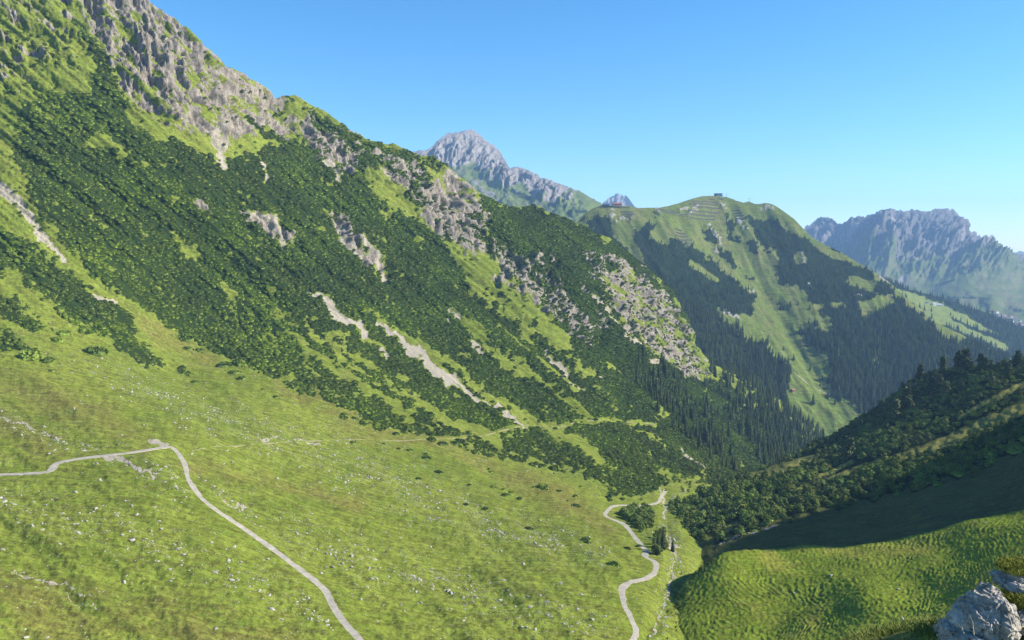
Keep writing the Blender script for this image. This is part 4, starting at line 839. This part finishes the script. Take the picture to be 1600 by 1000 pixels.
# ---- the wooded hill: round alders, stone pines along its crest
def hillpt(x, y): return B.at(x, y)
PINES = [(1474, 580, 24), (1499, 577, 32), (1510, 577, 34), (1533, 578, 26), (1541, 578, 22), (1438, 594, 27), (1452, 590, 12), (1395, 655, 42), (1418, 642, 38), (1409, 600, 12), (1456, 612, 30), (1466, 610, 28), (1477, 618, 26), (1378, 640, 18), (1366, 652, 18), (1420, 612, 20),
 (1365, 668, 16), (1440, 640, 22), (1345, 668, 14), (1327, 680, 14), (1500, 610, 22), (1550, 600, 20), (1575, 586, 22), (1590, 570, 24), (1325, 716, 40), (1428, 620, 26), (1548, 575, 14), (1520, 578, 14), (1310, 690, 14), (1290, 700, 16)]
plab = ['single round-headed stone pine left of the crest pair', 'left one of the two tallest stone pines on the crest', 'right one of the two tallest stone pines on the crest', 'stone pine right of the crest pair', 'small stone pine leaning on its neighbour on the crest', 'broad dark stone pine where the crest drops leftwards']
for i, (hx, hy, hp) in enumerate(PINES):
    q = hillpt(hx, hy); hh = hp * q[1] / F * 1.0
    lab = plab[i] if i < 6 else 'olive green stone pine among the scrub below the hill crest'
    place('stone_pine', STP[i % 3], q - np.array([0, 0, .3]), (0, 0, i * 1.1), (hh * 1.15, hh * 1.15, hh), lab, 'tree', 'stone pines on the right hill', TRK[i % 2])
n = 3300
wB = B.wood ** 2; pos, qx, qy = B.scatter(n, wB, rg_)
h = rg_.uniform(2.2, 5.2, n) * np.interp(qy, [560, 640, 760, 850], [.75, .8, 1.15, 1.25]); h[rg_.random(n) < .06] *= 1.5
rz = rg_.uniform(0, 6.28, n); rot = np.stack([0 * rz, 0 * rz, rz], 1); k5 = rg_.integers(0, 3, n); lush = rg_.random(n) < np.interp(qy, [600, 720, 820], [.08, .3, .55]); k5[lush] = 3 + rg_.integers(0, 2, lush.sum())
dk = rg_.random(n) < np.interp(qy, [600, 700, 800], [.55, .4, .1]); k5[dk] = 5 + rg_.integers(0, 3, dk.sum())
wv = rg_.uniform(.85, 1.4, n); scl = np.stack([h * wv, h * wv, h], 1); flat = k5 >= 5
scl[flat] = np.stack([h[flat] * .75, h[flat] * .75, h[flat] * .9], 1); pos[:, 2] -= .05 * h
# leafy bushes in the gully and by the hairpin
def gully(npts, pg, sh, lo, hi, kinds):
    w_ = poly(sh.PX, sh.PY, pg, 4); p, a, b = sh.scatter(npts, w_, rg_); hh = rg_.uniform(lo, hi, npts); return p, a, b, hh, rg_.choice(kinds, npts)
G1 = gully(90, [(968, 803), (985, 797), (1015, 797), (1018, 825), (1000, 830), (975, 812)], A, 3, 5.5, [3, 4, 0])
G2 = gully(14, [(1020, 835), (1040, 830), (1045, 870), (1022, 870)], A, 3, 5, [0, 1, 3]); G3 = gully(240, [(940, 700), (1010, 690), (1100, 700), (1180, 740), (1090, 770), (1040, 765), (1000, 785), (950, 785)], A, 2.2, 5, [3, 4, 0, 3])
G5 = gully(46, [(1062, 905), (1085, 870), (1110, 868), (1118, 882), (1090, 905), (1075, 940), (1058, 960)], Cs, .7, 1.8, [0, 3, 1]); G6 = gully(40, [(1046, 905), (1062, 900), (1062, 1000), (1040, 1000)], A, .4, 1.2, [0, 1, 3])
G4 = gully(120, [(1080, 790), (1050, 800), (1045, 830), (1080, 850), (1130, 845), (1120, 800)], B, 3.5, 6, [0, 1, 2, 3, 4])
for g_ in (G1, G2, G3, G4, G5, G6):
    pos = np.concatenate([pos, g_[0]]); qx = np.r_[qx, g_[1]]; qy = np.r_[qy, g_[2]]; h = np.r_[h, g_[3]]; k5 = np.r_[k5, g_[4]]; m_ = len(g_[3]); rot = np.concatenate([rot, np.stack([np.zeros(m_), np.zeros(m_), rg_.uniform(0, 6.28, m_)], 1)])
    scl = np.concatenate([scl, np.stack([g_[3] * 1.1, g_[3] * 1.1, g_[3]], 1)])
n = len(h); big = h / pos[:, 1]; big[(qx < 5) | (qx > 1595)] = 0; order = np.argsort(-big)
MS = ALD + LSH + SHR
ind = [i for i in order if k5[i] < 5][:300]
lab_a = {0: 'dull green round alder bush on the wooded hill', 1: 'bright green leafy alder bush on the wooded hill'}
for i in ind:
    if qx[i] < 1060 or i >= n - 86: lab = ('bright' if k5[i] > 2 else 'dull') + ' green alder bush by the stream and the track hairpin'
    elif qy[i] > 740: lab = ('bright' if k5[i] > 2 else 'dull') + ' green alder bush low on the wooded hill'
    else: lab = ('bright' if k5[i] > 2 else 'dull') + ' green alder bush high on the wooded hill'
    place('alder_bush', MS[k5[i]], pos[i], rot[i], scl[i], lab, 'bush', 'alder bushes on the right hill')
si = set(ind); rest = np.array([i for i in range(n) if i not in si])
pro = [[o for o in C.objects if o.data == m][0] for m in MS]
stuff_instances('hill_undergrowth', pos[rest], rot[rest], scl[rest], k5[rest], pro)
for i, (hx, hy, hp) in enumerate([(1028, 862, 30), (1036, 858, 34), (1120, 848, 16), (1030, 846, 20), (1052, 858, 18)]):
    q = (A if hx < 1060 else B).at(hx, hy); hh = hp * q[1] / F * 1.1
    place('spruce_tree', SPR[i % 3], q, (0, 0, i), (hh * 1.3, hh * 1.3, hh), ['spruce by the stream bend, left of two', 'taller spruce by the stream bend, right of two', 'small spruce at the rim of the shaded bowl', 'short spruce above the stream bend', 'spruce beside the pale landslip at the stream'][i], 'tree', 'spruces by the stream', TRK[i % 2])

# ---- stones on the meadow
n = 14000; pos, qx, qy = A.scatter(n, (1 - A.up) ** 2 * (.05 + A.stony ** 1.8 * (.35 + np.clip(2.6 * fbm(N3, (A.PX - A.PY) / 40, (A.PY * 1.6 - A.PX * .5) / 14, 4), 0, 3))) * (1 - np.clip(A.shrubf * 1.5, 0, 1)) * (1 - np.clip(A.road * 3, 0, 1)), rg_)
s = rg_.pareto(2.6, n) * .28 + .16; s = np.clip(s * .8, 0, .9); 
n2 = 260; p2, x2, y2 = Cs.scatter(n2, np.ones(Cs.PX.shape), rg_); s2 = np.clip(rg_.pareto(2.2, n2) * .14 + .10, 0, .8)
n3 = 160; wst = brushes(A.PX, A.PY, [[(p_[0], p_[1], 2.5) for p_ in STREAM]], .8); p3, x3, y3 = A.scatter(n3, wst, rg_); s3 = rg_.uniform(.2, .6, n3)
pos = np.concatenate([pos, p2, p3]); qx = np.r_[qx, x2, x3]; qy = np.r_[qy, y2, y3]; s = np.r_[s, s2, s3]; n = len(s)
rot = np.stack([rg_.uniform(-.4, .4, n), rg_.uniform(-.4, .4, n), rg_.uniform(0, 6.28, n)], 1); scl = np.stack([s * rg_.uniform(.9, 1.6, n), s, s * rg_.uniform(.6, 1.1, n)], 1); k4 = rg_.integers(0, 4, n)
pos[:, 2] += .12 * s; big = s / pos[:, 1]; ctop = np.interp(qx, [q[0] for q in C_top], [q[1] for q in C_top]); own = np.r_[np.zeros(14000), np.ones(n2), np.zeros(n3)]
big[(qx < 5) | (qx > 1595) | (qy > 995)] = 0; big[(own == 0) & (qx > 1045) & (qy > ctop - 3)] = 0; order = np.argsort(-big)
for i in order[:300]:
    lab = 'pale grey stone lying on the ribbed green meadow' if own[i] else ('pale stone in the stream bed' if i >= 14000 + n2 else ('white limestone block strewn on the meadow below the track' if qy[i] > 800 and qx[i] < 520 else 'white limestone block strewn on the stony slope above the track'))
    place('boulder', BLD[k4[i]], pos[i], rot[i], scl[i], lab, 'stone', 'stones on the meadows')
rest = order[300:]; pro = [[o for o in C.objects if o.data == m][0] for m in BLD]
stuff_instances('scattered_stones', pos[rest], rot[rest], scl[rest], k4[rest], pro)

# ------------------------------------------------------------------ buildings, lift, avalanche fences
m_white = plain('white_render', (.78, .77, .74), .8, .06); m_wood = plain('brown_timber', (.20, .12, .075), .85, .25, 1); m_roof = plain('dark_sheet_roof', (.10, .11, .13), .5, .15); m_red = plain('red_roof', (.34, .12, .09), .7, .2)
m_glass = plain('window_glass', (.05, .07, .09), .15, .1); m_steel = plain('galvanised_steel', (.30, .31, .32), .5, .15); m_con = plain('concrete', (.45, .44, .42), .9, .1); m_rust = plain('weathered_larch', (.15, .13, .12), .85, .25, .3)
def house(name, loc, rz, L, Wd, Hh, label, cat, group=None, wall=m_white, roofm=m_wood, nwin=3, floors=1, rh=None):
    o = bpy.data.objects.new(name, None); C.objects.link(o); o.location = tuple(map(float, loc)); o.rotation_euler = (0, 0, rz); tag(o, label, cat, group)
    m = MB(); m.box(-L / 2, L / 2, -Wd / 2, Wd / 2, -3, Hh); rh = rh or Wd * .28
    m.prism([(-Wd / 2, Hh), (Wd / 2, Hh), (0, Hh + rh - .05)], -L / 2, L / 2); m.build('wall', wall, o)
    m = MB(); m.gable(-L / 2, L / 2, -Wd / 2, Wd / 2, Hh, rh, .9, .35); rf = m.build('roof', roofm, o)
    m = MB(); m.box(L * .2, L * .2 + .9, -.45, .45, Hh + rh * .5, Hh + rh + 1.1); m.build('chimney', m_con, rf)
    for f in range(floors):
        for i in range(nwin):
            x = -L / 2 + L * (i + .5) / nwin; z = Hh * (f + .35) / floors
            m = MB(); m.box(x - .7, x + .7, -Wd / 2 - .06, -Wd / 2 + .02, z, z + 1.2); m.build('window', m_glass, o)
    m = MB(); m.box(-.55 + L * .08, .55 + L * .08, -Wd / 2 - .1, -Wd / 2 + .02, 0, 2); m.build('door', m_wood, o)
    return o
# summit station
q = D.at(1123, 307.2); o = bpy.data.objects.new('summit_station', None); C.objects.link(o); o.location = tuple(map(float, q + np.array([0, 3, 0]))); tag(o, 'white cable car station with a dark overhanging roof on the grassy summit', 'station')
m = MB(); m.box(-8, 12, -5, 5, -5, 5.2); m.build('wall', m_white, o)
m = MB(); m.box(-13, -8.003, -4.6, 4.6, -5, 7.6); m.build('lift_hall', m_roof, o)
m = MB(); m.box(-14, 11, -6.5, 6.5, 7.62, 9); m.prism([(-5.6, 5.203), (5.6, 5.203), (5.6, 7.6), (-5.6, 7.6)], -7.99, 9.5); m.build('roof', m_roof, o)
for i in range(5): m = MB(); m.box(-6.4 + 3.6 * i, -4.2 + 3.6 * i, -5.07, -4.98, 1.2, 3.6); m.build('window', m_glass, o)
for (lx, ly, lab) in ((1135, 307.6, 'lift pylon with crossarm just right of the summit station'), (1171, 314.2, 'lift pylon with crossarm on the small hump right of the summit')):
    q = D.at(lx, ly); o = bpy.data.objects.new('lift_pylon', None); C.objects.link(o); o.location = tuple(map(float, q)); tag(o, lab, 'pylon', 'lift pylons')
    m = MB(); m.tube([(0, 0, -2), (0, 0, 9.5)], [.55, .35], 8); m.build('mast', m_steel, o)
    m = MB(); m.box(-4, 4, -.3, .3, 9.5, 10); m.build('crossarm', m_steel, o)
    for sx in (-3.6, 3.6): m = MB(); m.box(sx - .3, sx + .3, -1.8, 1.8, 8.8, 9.45); m.build('sheave_train', m_roof, o)
q = D.at(964, 322.5); house('mountain_lodge', q + np.array([0, -6, 1.5]), .1, 26, 10, 5, 'reddish brown lodge on the rocky knoll before the blue peak', 'lodge', None, plain('ochre_boards', (.42, .27, .2), .8), m_red, 6, 1, 2.6)
q = D.at(946, 323); house('lift_building', q + np.array([0, -4, .8]), -.1, 20, 9, 3.5, 'low dark lift building left of the brown lodge', 'building', None, m_rust, m_roof, 4, 1, 1.2)
q = D.at(1237, 614); house('hay_hut', q, .5, 8, 5, 2.8, 'small hut with a red roof on the bright valley meadow', 'hut', None, m_wood, m_red, 2)
q = H.at(1459, 476.5); house('farmhouse', q, .25, 15, 10, 5.5, 'left white farmhouse of the pair on the long alp', 'house', 'white farmhouses on the alp', m_white, m_con, 4, 2)
q = H.at(1467, 478.5); house('farmhouse', q, .05, 20, 11, 6, 'right and longer white farmhouse of the pair on the alp', 'house', 'white farmhouses on the alp', m_white, m_con, 5, 2)
q = H.at(1449, 473.5); house('farmhouse', q, .2, 9, 7, 4, 'small grey barn left of the white farmhouses', 'barn', None, m_con, m_roof, 2)
vs = np.random.default_rng(4)
vill = [(1549, 494), (1553, 497), (1557, 493), (1561, 495), (1565, 497), (1569, 494), (1551, 500), (1573, 499), (1560, 499), (1577, 502), (1581, 505), (1586, 503), (1590, 506), (1594, 502), (1598, 506), (1584, 509), (1592, 510), (1599, 511), (1588, 499), (1568, 502), (1602, 504), (1580, 498)]
for i, (vx, vy) in enumerate(vill):
    q = G.at(vx, vy); white = vs.random() < .55
    house('village_house', q, vs.uniform(-.6, .6), vs.uniform(13, 20), vs.uniform(10, 13), vs.uniform(6, 9), ('white' if white else 'brown timber') + ' gabled house of the village in the far plain', 'house', 'village houses in the far plain', m_white if white else m_wood, m_wood if vs.random() < .6 else m_red, 3, 2)

def fence(sh, x0, x1, y0, y1, label, group):
    n = max(3, int((x1 - x0) * 1.0)); xs = np.linspace(x0, x1, n + 1); ys = np.linspace(y0, y1, n + 1); pts = sh.at(xs, ys); org = pts[0].copy()
    o = bpy.data.objects.new('avalanche_fence', None); C.objects.link(o); o.location = tuple(map(float, org)); tag(o, label, 'avalanche fence', group)
    q = pts - org; mp = MB(); mr = MB()
    for i in range(n + 1): mp.tube([q[i] + np.array([0, .6, -1]), q[i] + np.array([0, -.5, 3.6])], .16, 4); mp.tube([q[i] + np.array([0, -2.6, -1.6]), q[i] + np.array([0, -.3, 2.6])], .13, 4)
    for k in range(5):
        z = .5 + k * .72; mr.tube([q[i] + np.array([0, -.3 - .15 * k * .4, z]) for i in range(n + 1)], .30, 4)
    mp.build('posts', m_steel, o); mr.build('rails', m_rust, o); return o
FN = [(1106, 1116, 312.5, 313), (1122, 1130, 312, 313), (1081, 1120, 317, 318), (1076, 1120, 321, 322), (1087, 1125, 327, 328), (1074, 1125, 333, 335), (1062, 1117, 338, 340), (1077, 1117, 344, 345)]
FR = [(1142, 1157, 330, 331), (1144, 1160, 334.5, 335.5), (1149, 1162, 339, 340), (1150, 1166, 344, 346)]
FL = [(966, 984, 325.5, 326.5), (970, 988, 333, 334), (972, 990, 337, 338.5), (975, 987, 341, 341.5)]  # last entry: a dark pond-like spot built as a fence row
FM = [(1025, 1054, 329, 331), (1035, 1062, 333, 335)]
FK = [(968, 978, 399, 399.5), (973, 991, 404, 406), (981, 994, 411, 413), (992, 1006, 416, 418)]
FJ = [(1053, 1064, 361, 363), (1055, 1072, 367, 369), (1053, 1074, 372, 374), (1060, 1079, 378, 380), (1068, 1082, 384, 386)]
ordw = ['first', 'second', 'third', 'fourth', 'fifth', 'sixth', 'seventh', 'eighth']
for L_, where in ((FN, 'on the slope under the summit station'), (FR, 'above the rocks right of the summit'), (FL, 'below the brown lodge'), (FM, 'under the saddle between lodge and summit'), (FK, 'low on the slope beside the left crest'), (FJ, 'in the stepped forest gap')):
    for i, f_ in enumerate(L_): fence(D, *f_, f'{ordw[i]} avalanche fence from the top {where}', 'avalanche fences across the valley')

# ------------------------------------------------------------------ the ledge beside the camera: rocks and grass
def ledge_z(x, y):
    q0 = P(1530, 992, 6.5)
    return q0[2] - .42 * np.clip(y - 6.6, 0, None) ** 1.25 - .16 * np.clip(6.6 - y, 0, None) * .3 - .30 * np.clip(q0[0] + .1 - x, 0, None) ** 1.4 * 1.8 - .10 + .1 * sstep(0, 1, x - q0[0]) + .05 * fbm(N1, x * 1.1, y * 1.1, 3)
gx_, gy_ = np.meshgrid(np.linspace(-3, 14, 200), np.linspace(-4, 16, 220), indexing='ij'); gz_ = ledge_z(gx_, gy_)
V = np.stack([gx_, gy_, gz_], -1); idx = np.arange(V.shape[0] * V.shape[1]).reshape(V.shape[:2]); Fq = np.stack([idx[:-1, :-1], idx[1:, :-1], idx[1:, 1:], idx[:-1, 1:]], -1).reshape(-1, 4)
m = NT('ledge_turf'); vv = m.vec(); n1 = m.noise(3, 5, vv, .7); n2_ = m.noise(14, 4, vv, .7); m.color(m.mix(m.rng(n1, .35, .65), m.mix(n2_, (.05, .07, .015), (.12, .15, .03)), (.16, .12, .05))); m.bump(n2_, .8, .04)
tag(new_obj('ledge', mesh_np('ledge', V.reshape(-1, 3), Fq, [m.m], True)), kind='structure')
m_rock = NT('grey_limestone'); vv = m_rock.vec(); a_ = m_rock.noise(3, 7, vv, .7, .5); b_ = m_rock.noise(18, 5, vv, .7); w_ = m_rock.n('ShaderNodeTexVoronoi', feature='DISTANCE_TO_EDGE'); w_.inputs['Scale'].default_value = 5; m_rock.l(vv, w_.inputs['Vector'])
cc = m_rock.mix(m_rock.rng(a_, .35, .62), (.24, .215, .18), (.54, .49, .42)); cc = m_rock.mix(m_rock.rng(b_, .58, .7, 0, .6), cc, (.045, .042, .038)); cc = m_rock.mix(m_rock.rng(m_rock.noise(1.6, 4, vv), .6, .75, 0, .5), cc, (.20, .15, .10))
m_rock.color(cc); m_rock.bump(m_rock.math('ADD', m_rock.math('MULTIPLY', a_, 2), m_rock.math('ADD', b_, m_rock.math('MULTIPLY', m_rock.rng(w_.outputs[0], 0, .06), .5))), .9, .05)
def slab(name, cx, cy, Y0, wpx, hpx, dep, seed, label, rot=(0, 0, 0), pl=16):
    c = P(cx, cy, Y0); Vr, Fr = rock_np(seed, 5, pl, .10, (wpx / 2 * Y0 / F, dep / 2, hpx / 2 * Y0 / F))
    sc_ = wpx / 2 * Y0 / F
    nz = fbm(N2, Vr[:, 0] / sc_ * 2.2 + Vr[:, 1] * 1.4, Vr[:, 2] / sc_ * 5 + Vr[:, 0] * 1.2, 5, .55); nn = Vr / (np.linalg.norm(Vr, axis=1)[:, None] + 1e-6); Vr = Vr + nn * (nz * .10 * sc_ + .07 * sc_ * (np.abs(fbm(N3, Vr[:, 0] * 3 / sc_ , Vr[:, 2] * 3 / sc_ + Vr[:, 1], 3)) < .05) * -1)[:, None]
    o = new_obj(name, mesh_np(name, Vr, Fr, [m_rock.m], False)); o.location = tuple(map(float, c)); o.rotation_euler = rot
    return tag(o, label, 'rock', 'rocks on the near ledge')
slab('rock', 1525, 979, 6.6, 92, 130, .7, 211, 'big dark rock face rising from the near ledge, lower left of the outcrop', (0, R(22), .5), 20)
slab('rock', 1561, 969, 6.55, 70, 90, .6, 212, 'dark ribbed rock between the big dark face and the pale slab', (R(6), R(12), -.3), 22)
slab('rock', 1605, 956, 6.7, 96, 48, .8, 213, 'pale cracked slab on the right of the outcrop', (R(10), R(-24), -.2), 22)
slab('rock', 1548, 931, 6.85, 46, 44, .4, 214, 'small jagged stone at the left shoulder of the outcrop', (0, R(30), .2), 18)
slab('rock', 1583, 911, 7.0, 62, 34, .5, 215, 'white rounded rock behind the grass cushion', (0, R(-12), .4), 12)
slab('rock', 1619, 894, 7.2, 100, 36, .7, 216, 'dark top rock capped with yellow grass', (0, R(4), .1), 18)
slab('rock', 1503, 998, 6.5, 56, 50, .5, 217, 'low dark stone at the left foot of the outcrop', (0, R(15), .9), 18)
def tufts(name, spots, n, hlo, hhi, a, b, spread, seed):
    """grass blades around the spots (world points), as one piece"""
    r = np.random.default_rng(seed); ps = np.array([s_[0] for s_ in spots]); rad = np.array([s_[1] for s_ in spots]); wt = rad[:, 0] * rad[:, 1]; k = r.choice(len(ps), n, p=wt / wt.sum())
    off = r.normal(0, .5, (n, 2)); off = off / np.maximum(1, np.linalg.norm(off, axis=1))[:, None]
    base = ps[k].copy(); base[:, 0] += off[:, 0] * rad[k, 0]; base[:, 1] += off[:, 1] * rad[k, 1]; base[:, 2] += rad[k, 2] * (1 - (off ** 2).sum(1)) - .02
    h = r.uniform(hlo, hhi, n); lean = r.normal(0, spread, (n, 2)); w_ = r.uniform(.0022, .0045, n); an = r.uniform(0, pi, n); sx = np.stack([np.cos(an), np.sin(an), 0 * an], 1) * w_[:, None]
    mid = base + np.stack([lean[:, 0] * .35 * h, lean[:, 1] * .35 * h, h * .6], 1); tip = base + np.stack([lean[:, 0] * h, lean[:, 1] * h, h * (1 - .25 * np.abs(lean[:, 0]))], 1)
    V = np.stack([base - sx, base + sx, mid + sx * .7, mid - sx * .7, tip + sx * .1, tip - sx * .1], 1).reshape(-1, 3); i0 = np.arange(n) * 6
    Fq = np.concatenate([np.stack([i0, i0 + 1, i0 + 2, i0 + 3], 1), np.stack([i0 + 3, i0 + 2, i0 + 4, i0 + 5], 1)])
    mm = foliage(name + '_blades', a, b, 3); return tag(new_obj(name, mesh_np(name, V, Fq, [mm], False)), kind='stuff')
sp_ = []
for (cx, cy, Y0, rx, ry, rz_) in [(1558, 942, 6.75, .09, .14, .03), (1580, 936, 6.8, .13, .16, .035), (1600, 938, 6.7, .10, .15, .03), (1546, 950, 6.65, .04, .08, .02), (1590, 885, 7.1, .14, .2, .03), (1576, 887, 7.05, .08, .15, .02), (1612, 882, 7.2, .2, .2, .03)]: sp_.append((P(cx, cy, Y0), (rx, ry, rz_)))
tufts('cushion_grass', sp_, 12000, .012, .042, (.12, .13, .02), (.36, .36, .05), .5, 1)
sp_ = []
for i in range(110):
    x_ = np.random.default_rng(i).uniform(3.0, 6.4); y_ = np.random.default_rng(i + 99).uniform(5.4, 8.6); sp_.append((np.array([x_, y_, ledge_z(np.array(x_), np.array(y_))]), (.25, .2, .02)))
tufts('ledge_grass', sp_, 48000, .03, .10, (.06, .10, .018), (.24, .26, .06), .6, 2)
st = MB()
for i, (x0, y0, x1, y1, Y0) in enumerate([(1522, 992, 1513, 958, 6.3), (1508, 990, 1483, 968, 6.25), (1506, 990, 1495, 975, 6.3), (1575, 995, 1590, 981, 6.2), (1590, 981, 1606, 984, 6.2)]):
    a_, b_ = P(x0, y0, Y0), P(x1, y1, Y0 + .1); st.tube([a_, (a_ + b_) / 2 + np.array([.01, 0, .02]), b_], [.004, .003, .0015], 4)
tag(st.build('dry_grass', plain('straw', (.42, .34, .20), .9)), kind='stuff')
# ------------------------------------------------------------------ haze
hm = bpy.data.materials.new('haze'); hm.use_nodes = True; t = hm.node_tree; t.nodes.clear()
o = t.nodes.new('ShaderNodeOutputMaterial'); v = t.nodes.new('ShaderNodeVolumePrincipled')
v.inputs['Color'].default_value = (.38, .62, 1, 1); v.inputs['Density'].default_value = HAZE; v.inputs['Anisotropy'].default_value = 0
t.links.new(v.outputs[0], o.inputs['Volume'])
mb = MB(); mb.box(-8900, 8900, -700, 14600, -645, 860)
tag(mb.build('haze', hm), kind='stuff')
